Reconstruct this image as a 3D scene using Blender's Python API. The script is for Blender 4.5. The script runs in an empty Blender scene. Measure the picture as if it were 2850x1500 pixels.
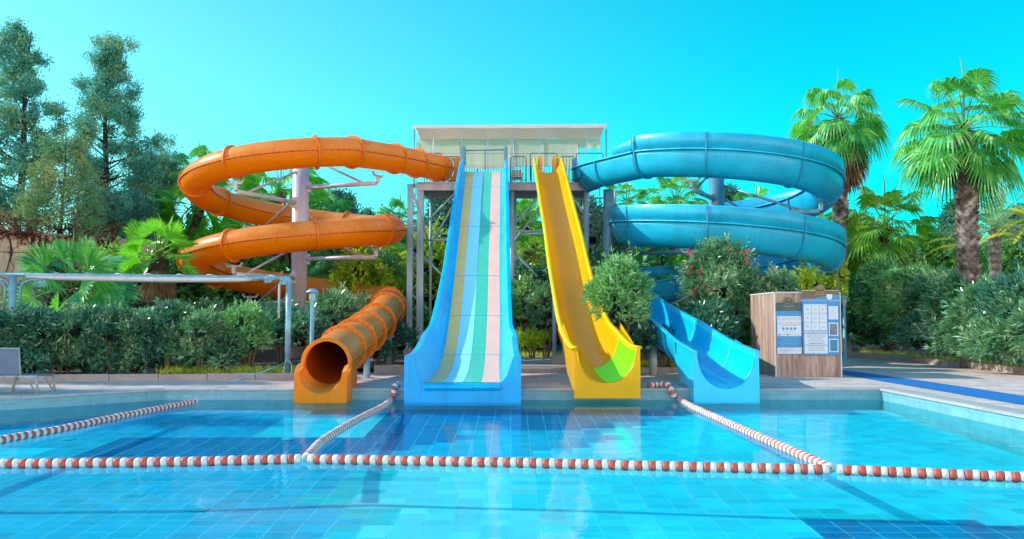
import bpy, math, random
import numpy as np
from mathutils import Vector, Matrix
PI = math.pi
R = math.radians
sc = bpy.context.scene
COL = bpy.context.scene.collection

# ------------------------------------------------------------------ camera maths
F = 2400.0                      # focal length in photo pixels (photo is 2850 wide)
PITCH = math.atan(140 / F)
CAMZ = 1.5
WATER = -0.25

def at(px, py, Y):
    """world point seen at photo pixel (px,py) at distance Y along the view"""
    a = (px - 1425) / F; b = (750 - py) / F
    c, s = math.cos(PITCH), math.sin(PITCH)
    vx, vy, vz = a, c - b * s, s + b * c
    k = Y / vy
    return Vector((vx * k, Y, CAMZ + vz * k))

def Xat(px, Y): return at(px, 890, Y).x
def Zat(py, Y): return at(1425, py, Y).z

# ------------------------------------------------------------------ materials
MATS = {}
def nodes_of(name):
    m = bpy.data.materials.new(name); m.use_nodes = True
    nt = m.node_tree; nt.nodes.clear()
    out = nt.nodes.new('ShaderNodeOutputMaterial')
    return m, nt, out

def mat(name, base, rough=0.5, metal=0.0, spec=0.5, var=0.06, nscale=6.0, bump=0.0, bscale=40.0,
        trans=0.0, tcol=None, coat=0.0, dark=None, streak=False, up_tint=None):
    """principled surface with soft procedural dirt / tone variation"""
    m, nt, out = nodes_of(name)
    N = nt.nodes; L = nt.links
    p = N.new('ShaderNodeBsdfPrincipled')
    tc = N.new('ShaderNodeTexCoord')
    mp = N.new('ShaderNodeMapping')
    if streak: mp.inputs['Scale'].default_value = (1, 1, 0.12)
    L.new(tc.outputs['Object'], mp.inputs['Vector'])
    nz = N.new('ShaderNodeTexNoise'); nz.inputs['Scale'].default_value = nscale; nz.inputs['Detail'].default_value = 6
    nz.inputs['Roughness'].default_value = 0.65
    L.new(mp.outputs[0], nz.inputs['Vector'])
    mr = N.new('ShaderNodeMapRange'); mr.inputs['From Min'].default_value = 0.3; mr.inputs['From Max'].default_value = 0.72
    L.new(nz.outputs['Fac'], mr.inputs['Value'])
    mx = N.new('ShaderNodeMix'); mx.data_type = 'RGBA'
    b = base; d = dark if dark else tuple(c * (1 - var * 2.2) for c in base)
    mx.inputs[6].default_value = (*d, 1); mx.inputs[7].default_value = (*b, 1)
    L.new(mr.outputs[0], mx.inputs[0]); colout = mx.outputs[2]
    if up_tint:      # paler gelcoat on the faces that look up at the sky, with water streaks
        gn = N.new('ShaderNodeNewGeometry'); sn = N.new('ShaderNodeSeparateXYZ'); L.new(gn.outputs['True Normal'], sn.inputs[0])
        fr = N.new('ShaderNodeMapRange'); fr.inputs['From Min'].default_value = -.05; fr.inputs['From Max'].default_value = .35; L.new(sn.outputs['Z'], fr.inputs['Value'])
        mf = N.new('ShaderNodeMix'); mf.data_type = 'RGBA'; mf.inputs[7].default_value = (*up_tint, 1)
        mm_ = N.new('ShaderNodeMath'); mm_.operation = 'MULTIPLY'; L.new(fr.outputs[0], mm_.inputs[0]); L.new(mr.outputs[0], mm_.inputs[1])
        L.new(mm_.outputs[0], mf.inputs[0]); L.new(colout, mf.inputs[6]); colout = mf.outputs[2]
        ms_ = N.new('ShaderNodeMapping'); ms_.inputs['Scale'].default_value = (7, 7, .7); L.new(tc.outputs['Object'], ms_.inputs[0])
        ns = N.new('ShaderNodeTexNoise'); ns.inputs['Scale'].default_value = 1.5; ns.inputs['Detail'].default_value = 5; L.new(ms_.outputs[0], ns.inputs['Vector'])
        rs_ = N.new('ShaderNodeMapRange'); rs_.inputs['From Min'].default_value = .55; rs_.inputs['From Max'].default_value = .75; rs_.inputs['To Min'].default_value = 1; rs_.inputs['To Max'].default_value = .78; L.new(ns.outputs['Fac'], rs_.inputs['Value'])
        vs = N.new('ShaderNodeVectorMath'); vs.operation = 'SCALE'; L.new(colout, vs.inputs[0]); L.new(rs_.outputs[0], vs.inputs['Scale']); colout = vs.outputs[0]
    L.new(colout, p.inputs['Base Color'])
    p.inputs['Roughness'].default_value = rough; p.inputs['Metallic'].default_value = metal
    p.inputs['Specular IOR Level'].default_value = spec
    p.inputs['Coat Weight'].default_value = coat
    p.inputs['Coat Roughness'].default_value = 0.12
    if bump:
        n2 = N.new('ShaderNodeTexNoise'); n2.inputs['Scale'].default_value = bscale; n2.inputs['Detail'].default_value = 3
        L.new(tc.outputs['Object'], n2.inputs['Vector'])
        bp = N.new('ShaderNodeBump'); bp.inputs['Strength'].default_value = bump; bp.inputs['Distance'].default_value = 0.02
        L.new(n2.outputs['Fac'], bp.inputs['Height']); L.new(bp.outputs[0], p.inputs['Normal'])
    if trans:
        t = N.new('ShaderNodeBsdfTranslucent'); t.inputs['Color'].default_value = (*(tcol or base), 1)
        ms = N.new('ShaderNodeMixShader'); ms.inputs[0].default_value = trans
        L.new(p.outputs[0], ms.inputs[1]); L.new(t.outputs[0], ms.inputs[2]); L.new(ms.outputs[0], out.inputs[0])
    else:
        L.new(p.outputs[0], out.inputs[0])
    MATS[name] = m
    return m

def leafmat(name, cols, rough=0.4, trans=0.3, tcol=None, clump=1.2, spec=0.5):
    """leaf colour varies per leaf (island) and per clump"""
    m, nt, out = nodes_of(name); N = nt.nodes; L = nt.links
    g = N.new('ShaderNodeNewGeometry'); tc = N.new('ShaderNodeTexCoord')
    nz = N.new('ShaderNodeTexNoise'); nz.inputs['Scale'].default_value = clump; nz.inputs['Detail'].default_value = 2
    L.new(tc.outputs['Object'], nz.inputs['Vector'])
    a = N.new('ShaderNodeMath'); a.operation = 'MULTIPLY_ADD'; a.inputs[1].default_value = 0.55; 
    L.new(g.outputs['Random Per Island'], a.inputs[0])
    b = N.new('ShaderNodeMath'); b.operation = 'MULTIPLY_ADD'; b.inputs[1].default_value = 1.5; b.inputs[2].default_value = -0.5
    L.new(nz.outputs['Fac'], b.inputs[0]); L.new(b.outputs[0], a.inputs[2])
    cr = N.new('ShaderNodeValToRGB'); L.new(a.outputs[0], cr.inputs[0])
    el = cr.color_ramp.elements
    el[0].position = 0.1; el[0].color = (*cols[0], 1); el[1].position = 1.0; el[1].color = (*cols[-1], 1)
    for i, c in enumerate(cols[1:-1]):
        e = el.new(0.1 + 0.9 * (i + 1) / (len(cols) - 1)); e.color = (*c, 1)
    p = N.new('ShaderNodeBsdfPrincipled'); p.inputs['Roughness'].default_value = rough
    p.inputs['Specular IOR Level'].default_value = spec
    L.new(cr.outputs[0], p.inputs['Base Color'])
    t = N.new('ShaderNodeBsdfTranslucent')
    if tcol:
        mm = N.new('ShaderNodeMix'); mm.data_type = 'RGBA'; mm.inputs[0].default_value = 0.6
        L.new(cr.outputs[0], mm.inputs[6]); mm.inputs[7].default_value = (*tcol, 1); L.new(mm.outputs[2], t.inputs['Color'])
    else: L.new(cr.outputs[0], t.inputs['Color'])
    ms = N.new('ShaderNodeMixShader'); ms.inputs[0].default_value = trans
    L.new(p.outputs[0], ms.inputs[1]); L.new(t.outputs[0], ms.inputs[2]); L.new(ms.outputs[0], out.inputs[0])
    MATS[name] = m
    return m

# ------------------------------------------------------------------ objects
def tag(o, label=None, cat=None, group=None, kind=None):
    if label: o['label'] = label
    if cat: o['category'] = cat
    if group: o['group'] = group
    if kind: o['kind'] = kind
    return o

def thing(name, label, cat, loc=(0, 0, 0), group=None):
    o = bpy.data.objects.new(name, None); COL.objects.link(o)
    o.location = loc; o.empty_display_size = 0.2
    return tag(o, label, cat, group)

def root_of(o):
    t = Vector((0, 0, 0))
    while o is not None: t += o.location; o = o.parent
    return t

class MB:
    """mesh builder: collects shapes (world coordinates) into one mesh"""
    def __init__(s): s.v = []; s.f = []; s.mi = []; s.sm = []; s.cur = 0; s.smooth = False
    def add(s, vs, fs, smooth=None):
        b = len(s.v); s.v += [tuple(x) for x in vs]
        for f in fs:
            s.f.append(tuple(b + i for i in f)); s.mi.append(s.cur); s.sm.append(s.smooth if smooth is None else smooth)
        return s
    def box(s, x0, x1, y0, y1, z0, z1):
        v = [(x, y, z) for x in (x0, x1) for y in (y0, y1) for z in (z0, z1)]
        return s.add(v, [(0, 1, 3, 2), (4, 6, 7, 5), (0, 4, 5, 1), (2, 3, 7, 6), (0, 2, 6, 4), (1, 5, 7, 3)])
    def tube(s, pts, r, n=10, cap=True, smooth=True):
        pts = [Vector(p) for p in pts]; rr = r if isinstance(r, (list, tuple)) else [r] * len(pts)
        V = []; prev = None
        for i, p in enumerate(pts):
            t = (pts[min(i + 1, len(pts) - 1)] - pts[max(i - 1, 0)])
            if t.length < 1e-9: t = Vector((0, 0, 1))
            t.normalize()
            if prev is None:
                a = Vector((0, 0, 1)) if abs(t.z) < 0.9 else Vector((1, 0, 0)); u = t.cross(a).normalized()
            else:
                u = prev - t * prev.dot(t)
                u = u.normalized() if u.length > 1e-6 else t.orthogonal().normalized()
            prev = u; w = t.cross(u)
            for k in range(n):
                a = 2 * PI * k / n; V.append(p + (u * math.cos(a) + w * math.sin(a)) * rr[i])
        Fs = []
        for i in range(len(pts) - 1):
            for k in range(n):
                k2 = (k + 1) % n; Fs.append((i * n + k, i * n + k2, (i + 1) * n + k2, (i + 1) * n + k))
        s.add(V, Fs, smooth)
        if cap:
            b = len(s.v) - len(V)
            s.f.append(tuple(b + k for k in range(n))[::-1]); s.mi.append(s.cur); s.sm.append(False)
            s.f.append(tuple(b + (len(pts) - 1) * n + k for k in range(n))); s.mi.append(s.cur); s.sm.append(False)
        return s
    def bar(s, a, b, w, h=None):
        """rectangular bar from a to b"""
        h = h or w; a = Vector(a); b = Vector(b); t = (b - a).normalized()
        up = Vector((0, 0, 1)) if abs(t.z) < 0.95 else Vector((0, 1, 0))
        u = t.cross(up).normalized() * w / 2; q = t.cross(u).normalized() * h / 2
        V = [p + x * u + y * q for p in (a, b) for x, y in ((-1, -1), (1, -1), (1, 1), (-1, 1))]
        return s.add(V, [(3, 2, 1, 0), (4, 5, 6, 7), (0, 1, 5, 4), (1, 2, 6, 5), (2, 3, 7, 6), (3, 0, 4, 7)], False)
    def loft(s, rings, closed=True, smooth=True, caps=False):
        n = len(rings[0]); V = [p for r in rings for p in r]; Fs = []
        for i in range(len(rings) - 1):
            for k in range(n if closed else n - 1):
                k2 = (k + 1) % n; Fs.append((i * n + k, i * n + k2, (i + 1) * n + k2, (i + 1) * n + k))
        if caps: Fs += [tuple(range(n))[::-1], tuple((len(rings) - 1) * n + k for k in range(n))]
        return s.add(V, Fs, smooth)
    def lathe(s, cx, cy, prof, n=20, smooth=True):
        return s.loft([[(cx + r * math.cos(2 * PI * k / n), cy + r * math.sin(2 * PI * k / n), z) for k in range(n)] for r, z in prof], True, smooth)
    def build(s, name, m, parent=None, bevel=0, sharp=None, mats=None):
        me = bpy.data.meshes.new(name); me.from_pydata(s.v, [], s.f); 
        for x in (mats or [m]): me.materials.append(x)
        me.polygons.foreach_set('material_index', s.mi); me.polygons.foreach_set('use_smooth', s.sm); me.update()
        return link(name, me, parent, bevel)

def link(name, me, parent=None, bevel=0):
    o = bpy.data.objects.new(name, me); COL.objects.link(o)
    if parent is not None:
        o.parent = parent; 
        o.matrix_parent_inverse = Matrix.Translation(-root_world(parent))
    if bevel:
        b = o.modifiers.new('bevel', 'BEVEL'); b.width = bevel; b.segments = 2; b.limit_method = 'ANGLE'
    return o

def root_world(o):
    # top-level things are only translated; parts sit at world origin through the parent inverse
    if o.parent is None: return Vector(o.location)
    return Vector((0, 0, 0))

def quads_mesh(name, V, K, m, parent=None, smooth=False, tri=False):
    """numpy vertices (N,3), faces of K corners each in order"""
    V = np.asarray(V, dtype=np.float32).reshape(-1, 3); n = len(V); nf = n // K
    me = bpy.data.meshes.new(name); me.vertices.add(n); me.vertices.foreach_set('co', V.ravel())
    me.loops.add(n); me.loops.foreach_set('vertex_index', np.arange(n, dtype=np.int32))
    me.polygons.add(nf); me.polygons.foreach_set('loop_start', np.arange(0, n, K, dtype=np.int32))
    me.polygons.foreach_set('loop_total', np.full(nf, K, dtype=np.int32))
    me.materials.append(m); me.update(calc_edges=True); me.validate()
    return link(name, me, parent)

def grid_mesh(name, V, Fq, m, parent=None, smooth=False):
    V = np.asarray(V, dtype=np.float32); Fq = np.asarray(Fq, dtype=np.int32); n = len(V); nf = len(Fq); K = Fq.shape[1]
    me = bpy.data.meshes.new(name); me.vertices.add(n); me.vertices.foreach_set('co', V.ravel())
    me.loops.add(nf * K); me.loops.foreach_set('vertex_index', Fq.ravel())
    me.polygons.add(nf); me.polygons.foreach_set('loop_start', np.arange(0, nf * K, K, dtype=np.int32))
    me.polygons.foreach_set('loop_total', np.full(nf, K, dtype=np.int32))
    if smooth: me.polygons.foreach_set('use_smooth', np.ones(nf, dtype=bool))
    me.materials.append(m); me.update(calc_edges=True); me.validate()
    return link(name, me, parent)

def copy_thing(o, loc, label, parent=None):
    c = o.copy(); COL.objects.link(c)
    if parent is None: c.location = loc; c['label'] = label
    else: c.parent = parent
    for ch in [x for x in bpy.data.objects if x.parent == o]: copy_thing(ch, None, None, c)
    return c

def spline(P, n=12):
    """catmull-rom through P (tuples of any length)"""
    P = [np.array(p, float) for p in P]; out = []
    Q = [2 * P[0] - P[1]] + P + [2 * P[-1] - P[-2]]
    for i in range(1, len(Q) - 2):
        for k in range(n):
            t = k / n; a, b, c, d = Q[i - 1], Q[i], Q[i + 1], Q[i + 2]
            out.append(0.5 * ((2 * b) + (c - a) * t + (2 * a - 5 * b + 4 * c - d) * t * t + (-a + 3 * b - 3 * c + d) * t ** 3))
    out.append(P[-1]); return out

def interp(x, xs, ys): return float(np.interp(x, xs, ys))

def frames(path):
    """(P, T, S, U) per point: S = right hand side of travel, U = up"""
    P = [Vector(p[:3]) for p in path]; out = []
    for i, p in enumerate(P):
        t = (P[min(i + 1, len(P) - 1)] - P[max(i - 1, 0)]).normalized()
        s = Vector((t.y, -t.x, 0)).normalized(); u = s.cross(t).normalized()
        out.append((p, t, s, u))
    return out
# ------------------------------------------------------------------ world, sun, camera
SUN_EL = R(32.5); SUN_AZ = R(10)      # sun stands to the left and a little behind the slides
sun_dir = Vector((-math.cos(SUN_EL) * math.cos(SUN_AZ), math.cos(SUN_EL) * math.sin(SUN_AZ), math.sin(SUN_EL)))
W = bpy.data.worlds.new('World'); sc.world = W; W.use_nodes = True
nt = W.node_tree; nt.nodes.clear()
wo = nt.nodes.new('ShaderNodeOutputWorld'); bg = nt.nodes.new('ShaderNodeBackground')
sky = nt.nodes.new('ShaderNodeTexSky'); sky.sky_type = 'NISHITA'; sky.sun_disc = False
sky.sun_elevation = SUN_EL; sky.sun_rotation = math.atan2(sun_dir.x, sun_dir.y)
sky.air_density = 1.0; sky.dust_density = 0.6; sky.ozone_density = 1.0
L = nt.links
tc = nt.nodes.new('ShaderNodeTexCoord'); sx = nt.nodes.new('ShaderNodeSeparateXYZ'); L.new(tc.outputs['Generated'], sx.inputs[0])
# the half of the sky behind the slides is a deep clear cyan, the half behind the viewer is brightened and warmed as added fill light
back = nt.nodes.new('ShaderNodeMapRange'); back.inputs['From Min'].default_value = 0.0; back.inputs['From Max'].default_value = -0.8; back.interpolation_type = 'SMOOTHSTEP'
L.new(sx.outputs['Y'], back.inputs['Value'])
left = nt.nodes.new('ShaderNodeMapRange'); left.inputs['From Min'].default_value = 0.35; left.inputs['From Max'].default_value = -0.65; left.interpolation_type = 'SMOOTHSTEP'
L.new(sx.outputs['X'], left.inputs['Value'])
m1 = nt.nodes.new('ShaderNodeMix'); m1.data_type = 'RGBA'; m1.inputs[6].default_value = (0.01, 1.85, 1.68, 1); m1.inputs[7].default_value = (0.66, 1.68, 1.46, 1)
L.new(left.outputs[0], m1.inputs[0])
m2 = nt.nodes.new('ShaderNodeMix'); m2.data_type = 'RGBA'; m2.inputs[7].default_value = (6.2, 4.2, 3.2, 1)
L.new(back.outputs[0], m2.inputs[0]); L.new(m1.outputs[2], m2.inputs[6])
zen = nt.nodes.new('ShaderNodeMapRange'); zen.inputs['From Min'].default_value = 0.30; zen.inputs['From Max'].default_value = 0.66; zen.interpolation_type = 'SMOOTHSTEP'
L.new(sx.outputs['Z'], zen.inputs['Value'])
m3 = nt.nodes.new('ShaderNodeMix'); m3.data_type = 'RGBA'; m3.inputs[7].default_value = (0.0, 1.6, 2.1, 1)
L.new(zen.outputs[0], m3.inputs[0]); L.new(m2.outputs[2], m3.inputs[6])
mu = nt.nodes.new('ShaderNodeMix'); mu.data_type = 'RGBA'; mu.blend_type = 'MULTIPLY'; mu.inputs[0].default_value = 1
L.new(sky.outputs[0], mu.inputs[6]); L.new(m3.outputs[2], mu.inputs[7])
L.new(mu.outputs[2], bg.inputs[0]); bg.inputs[1].default_value = 0.15
L.new(bg.outputs[0], wo.inputs[0])

sl = bpy.data.lights.new('sun', 'SUN'); sl.energy = 5.0; sl.angle = R(0.53); sl.color = (1.0, 0.96, 0.88)
so = bpy.data.objects.new('sun', sl); COL.objects.link(so)
so.rotation_euler = (-sun_dir).to_track_quat('-Z', 'Y').to_euler(); so.location = (-20, 30, 30)

cd = bpy.data.cameras.new('camera'); cam = bpy.data.objects.new('camera', cd); COL.objects.link(cam)
cd.sensor_width = 36; cd.lens = 36 * F / 2850; cd.clip_end = 3000
cam.location = (0, 0, CAMZ); cam.rotation_euler = (PI / 2 + PITCH, 0, 0); sc.camera = cam
sc.view_settings.view_transform = 'Standard'; sc.view_settings.look = 'None'; sc.view_settings.exposure = 0
sc.render.engine = 'CYCLES'
sc.cycles.max_bounces = 8; sc.cycles.transparent_max_bounces = 16; sc.cycles.use_denoising = True

# ------------------------------------------------------------------ palette
mat('orange_glass', (1.0, 0.31, 0.0), up_tint=(1.0, .50, .15), rough=0.38, spec=.3, var=0.07, nscale=1.5, coat=0.12, trans=0.42, tcol=(1, .36, .0), bump=0.05, bscale=12)
mat('orange_flange', (0.95, 0.22, 0.004), rough=0.45, var=0.15, nscale=5)
mat('orange_mouth_shade', (0.52, 0.085, 0.004), rough=0.35, var=0.1, nscale=3)
mat('rust_bolt', (0.16, 0.07, 0.03), rough=0.7)
mat('blue_glass', (0.0, 0.47, 0.95), up_tint=(.0, .58, .98), rough=0.35, spec=.35, var=0.08, nscale=1.3, coat=0.15, trans=0.12, tcol=(.0, .5, .95), bump=0.05, bscale=10)
mat('blue_flume', (0.01, 0.56, 0.84), up_tint=(.12, .70, .90), rough=0.4, spec=.35, var=0.14, nscale=1.1, coat=0.15, trans=0.1, tcol=(.02, .5, .9), bump=0.06, bscale=10)
mat('blue_rib', (0.01, 0.33, 0.56), rough=0.45, var=0.12, nscale=4)
mat('blue_bright', (0.0, 0.66, 1.0), rough=0.3, var=0.06, nscale=2, coat=0.4, trans=0.12, tcol=(.02, .6, 1))
mat('yellow_glass', (1.0, 0.53, 0.0), rough=0.3, spec=.3, var=0.05, nscale=1.5, coat=0.12, trans=0.28, tcol=(1, .62, .0), bump=0.03, bscale=8)
mat('yellow_edge', (0.97, 0.66, 0.0), rough=0.35, spec=.3, var=0.05, trans=0.15, tcol=(1, .7, 0))
mat('lime_sunlight', (0.18, 0.98, 0.0), rough=0.4, var=0.02)  # lime colour stands for sunlight on the yellow
mat('lane_sand', (0.95, 0.64, 0.20), rough=0.3, var=0.08, nscale=3, spec=.25)
mat('lane_white', (0.33, 0.86, 1.0), rough=0.28, var=0.04, nscale=3, spec=.25)
mat('lane_mint', (0.08, 0.56, 0.38), rough=0.3, var=0.06, nscale=3, spec=.25)
mat('lane_peach', (0.98, 0.55, 0.42), rough=0.3, var=0.06, nscale=3, spec=.25)
mat('galv', (0.44, 0.62, 0.72), rough=0.45, metal=0.05, var=0.14, nscale=5, streak=True)
mat('galv_pink', (0.72, 0.62, 0.66), rough=0.5, metal=0.1, var=0.18, nscale=3, streak=True)
mat('steel_white', (0.62, 0.66, 0.68), rough=0.4, metal=0.2, var=0.1)
mat('blue_post', (0.10, 0.30, 0.40), rough=0.45, var=0.12, nscale=4, streak=True)
mat('rail_dark', (0.10, 0.20, 0.30), rough=0.5)
mat('cable_blue', (0.30, 0.62, 0.74), rough=0.4, var=0.15)
mat('pipe_blue', (0.25, 0.50, 0.60), rough=0.38, metal=0.2, var=0.2, nscale=4)
mat('canvas', (1.0, 0.76, 0.58), rough=0.9, var=0.03, nscale=1.2, trans=0.68, tcol=(1, .82, .64), bump=0.15, bscale=1.6)
mat('canvas_white', (0.86, 0.84, 0.80), rough=0.85, var=0.04, trans=0.3)
mat('wood', (0.50, 0.30, 0.20), rough=0.6)
mat('trim_white', (0.72, 0.66, 0.60), rough=0.5)
mat('sign_blue', (0.01, 0.27, 0.58), rough=0.35, var=0.03)
mat('sign_green', (0.012, 0.09, 0.10), rough=0.35)
mat('sign_brown', (0.16, 0.11, 0.05), rough=0.4)
mat('gold', (0.55, 0.33, 0.10), rough=0.35, metal=0.3, var=0.15)
mat('gold_pale', (0.62, 0.42, 0.18), rough=0.4, var=0.1)
mat('paper', (0.66, 0.74, 0.80), rough=0.55, var=0.02)
mat('ink', (0.03, 0.07, 0.11), rough=0.6)
mat('ink_grey', (0.22, 0.28, 0.33), rough=0.6)
mat('ink_light', (0.20, 0.50, 0.72), rough=0.6)
mat('ink_red', (0.60, 0.05, 0.06), rough=0.6)
mat('ink_blue', (0.02, 0.34, 0.55), rough=0.6)
mat('flag_yellow', (0.8, 0.6, 0.1), rough=0.6)
mat('photo_grey', (0.30, 0.33, 0.36), rough=0.6, var=0.3, nscale=5)
mat('photo_teal', (0.05, 0.25, 0.33), rough=0.6, var=0.05)
mat('float_white', (0.80, 0.74, 0.68), rough=0.42, var=0.07, nscale=14)
mat('float_red', (0.66, 0.11, 0.065), rough=0.45, var=0.12, nscale=14)
mat('rope_cord', (0.5, 0.5, 0.45), rough=0.8)
mat('sling', (0.13, 0.16, 0.22), rough=0.7, var=0.04, bump=0.2, bscale=200)
mat('lounger_frame', (0.38, 0.37, 0.37), rough=0.45, var=0.06)
mat('plastic_black', (0.03, 0.03, 0.04), rough=0.5)
mat('chair_coral', (0.75, 0.22, 0.12), rough=0.4)
mat('lamp_blue', (0.16, 0.42, 0.55), rough=0.4, var=0.08)
mat('concrete', (0.42, 0.38, 0.36), rough=0.85, var=0.14, nscale=3, bump=0.3, bscale=25)
mat('curb', (0.44, 0.37, 0.34), rough=0.85, var=0.16, nscale=2.5, bump=0.3, bscale=25)
mat('drain_cap', (0.12, 0.70, 0.78), rough=.5)
mat('soil', (0.09, 0.065, 0.045), rough=0.95, var=0.25, nscale=4, bump=0.5, bscale=12)
mat('bark', (0.17, 0.13, 0.11), rough=0.9, var=0.3, nscale=8, bump=0.6, bscale=18)
mat('bark_dark', (0.07, 0.055, 0.05), rough=0.9, var=0.3, nscale=8, bump=0.6, bscale=18)
mat('stem', (0.30, 0.20, 0.14), rough=0.85, var=0.25, nscale=9, bump=0.3, bscale=30)
mat('palm_bark', (0.33, 0.27, 0.25), rough=0.9, var=0.35, nscale=9, bump=0.6, bscale=20)
mat('palm_bark_dark', (0.12, 0.08, 0.06), rough=0.9, var=0.35, nscale=9, bump=0.6, bscale=20)
mat('mat_blue', (0.0, 0.17, 0.50), rough=0.85, var=0.14, nscale=60, bump=0.4, bscale=150)
mat('petiole', (0.22, 0.33, 0.06), rough=0.5, var=0.1)
mat('blossom', (0.85, 0.08, 0.14), rough=0.5, var=0.1, trans=0.3, tcol=(1, .1, .2))
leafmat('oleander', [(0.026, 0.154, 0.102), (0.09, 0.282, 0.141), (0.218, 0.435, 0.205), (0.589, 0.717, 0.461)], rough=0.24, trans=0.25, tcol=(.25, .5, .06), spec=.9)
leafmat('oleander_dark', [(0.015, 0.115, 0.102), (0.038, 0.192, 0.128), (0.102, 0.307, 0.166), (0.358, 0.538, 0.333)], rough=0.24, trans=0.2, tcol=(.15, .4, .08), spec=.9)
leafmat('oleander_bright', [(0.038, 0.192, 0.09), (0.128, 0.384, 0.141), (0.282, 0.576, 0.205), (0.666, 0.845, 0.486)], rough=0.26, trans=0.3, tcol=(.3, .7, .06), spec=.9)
leafmat('shrub_yellow', [(0.064, 0.23, 0.038), (0.256, 0.512, 0.051), (0.704, 0.742, 0.051), (0.85, 0.85, 0.051)], rough=0.45, trans=0.4, tcol=(.8, .85, .02))
leafmat('broadleaf', [(0.019, 0.115, 0.064), (0.051, 0.256, 0.077), (0.154, 0.461, 0.077), (0.435, 0.717, 0.154)], rough=0.36, trans=0.35, tcol=(.4, .75, .03))
leafmat('olive', [(0.072, 0.205, 0.17), (0.17, 0.338, 0.242), (0.361, 0.531, 0.338), (0.676, 0.795, 0.483)], rough=0.5, trans=0.2)
leafmat('conifer', [(0.012, 0.096, 0.096), (0.028, 0.17, 0.133), (0.072, 0.242, 0.145), (0.17, 0.338, 0.145)], rough=0.6, trans=0.12)
leafmat('cypress', [(0.038, 0.218, 0.192), (0.077, 0.346, 0.256), (0.192, 0.461, 0.256), (0.576, 0.563, 0.205)], rough=0.6, trans=0.3, tcol=(.1, .45, .35), clump=0.9)
leafmat('pine_autumn', [(.05, .20, .11), (.13, .33, .14), (.28, .42, .14), (.60, .46, .14)], rough=0.6, trans=0.3, clump=0.8)
leafmat('creeper', [(.04, .03, .02), (.14, .05, .03), (.32, .07, .04), (.12, .15, .05)], rough=0.6, trans=0.3, clump=1.5)
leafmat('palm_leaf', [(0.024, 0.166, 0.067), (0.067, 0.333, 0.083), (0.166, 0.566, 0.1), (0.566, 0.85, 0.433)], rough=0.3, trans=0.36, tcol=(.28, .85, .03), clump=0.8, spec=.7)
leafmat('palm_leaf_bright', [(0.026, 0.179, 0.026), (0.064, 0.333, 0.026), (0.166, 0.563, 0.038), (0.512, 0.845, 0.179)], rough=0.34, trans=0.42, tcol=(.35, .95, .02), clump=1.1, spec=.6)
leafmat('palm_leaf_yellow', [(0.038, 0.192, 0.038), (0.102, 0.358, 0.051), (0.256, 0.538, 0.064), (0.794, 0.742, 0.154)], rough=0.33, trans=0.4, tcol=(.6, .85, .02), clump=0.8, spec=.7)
leafmat('palm_dead', [(.07, .035, .02), (.16, .08, .04), (.28, .15, .07), (.40, .25, .13)], rough=0.8, trans=0.2, clump=2)
leafmat('date_leaf', [(0.12, 0.289, 0.17), (0.266, 0.531, 0.289), (0.483, 0.772, 0.387), (0.85, 0.85, 0.603)], rough=0.45, trans=0.25, clump=1)
leafmat('date_leaf_yellow', [(0.289, 0.579, 0.049), (0.844, 0.85, 0.049), (0.85, 0.85, 0.049), (0.85, 0.85, 0.12)], rough=0.45, trans=0.4, tcol=(.9, .7, .02), clump=1)
leafmat('grass_leaf', [(0.145, 0.289, 0.037), (0.387, 0.627, 0.049), (0.844, 0.85, 0.096), (0.85, 0.724, 0.242)], rough=0.6, trans=0.3, clump=2)

def brick_mat(name, c1, c2, mortar, sx_, sy_, msize, rough=0.6, offset=0.0, nvar=0.12, swap=False, spec=0.4, rot=0.0, bump=0.2):
    m, nt, out = nodes_of(name); N = nt.nodes; L = nt.links
    tc = N.new('ShaderNodeTexCoord'); mp = N.new('ShaderNodeMapping'); mp.inputs['Rotation'].default_value = (0, 0, rot)
    L.new(tc.outputs['Object'], mp.inputs[0])
    bt = N.new('ShaderNodeTexBrick'); bt.offset = offset; bt.squash = 1
    bt.inputs['Scale'].default_value = 1; bt.inputs['Brick Width'].default_value = sx_; bt.inputs['Row Height'].default_value = sy_
    bt.inputs['Mortar Size'].default_value = msize; bt.inputs['Mortar Smooth'].default_value = 0.1
    bt.inputs['Color1'].default_value = (*c1, 1); bt.inputs['Color2'].default_value = (*c2, 1); bt.inputs['Mortar'].default_value = (*mortar, 1)
    L.new(mp.outputs[0], bt.inputs['Vector'])
    nz = N.new('ShaderNodeTexNoise'); nz.inputs['Scale'].default_value = 1.6; nz.inputs['Detail'].default_value = 8; nz.inputs['Roughness'].default_value = .7
    L.new(tc.outputs['Object'], nz.inputs['Vector'])
    mr = N.new('ShaderNodeMapRange'); mr.inputs['From Min'].default_value = .3; mr.inputs['From Max'].default_value = .7
    mr.inputs['To Min'].default_value = 1 - nvar * 1.6; mr.inputs['To Max'].default_value = 1 + nvar * .5; L.new(nz.outputs['Fac'], mr.inputs['Value'])
    mx = N.new('ShaderNodeVectorMath'); mx.operation = 'SCALE'; L.new(bt.outputs['Color'], mx.inputs[0]); L.new(mr.outputs[0], mx.inputs['Scale'])
    p = N.new('ShaderNodeBsdfPrincipled'); p.inputs['Roughness'].default_value = rough; p.inputs['Specular IOR Level'].default_value = spec
    L.new(mx.outputs[0], p.inputs['Base Color'])
    if bump:
        bp = N.new('ShaderNodeBump'); bp.inputs['Strength'].default_value = bump; bp.inputs['Distance'].default_value = 0.01; bp.invert = True
        L.new(bt.outputs['Fac'], bp.inputs['Height']); L.new(bp.outputs[0], p.inputs['Normal'])
    L.new(p.outputs[0], out.inputs[0]); MATS[name] = m; return m

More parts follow.
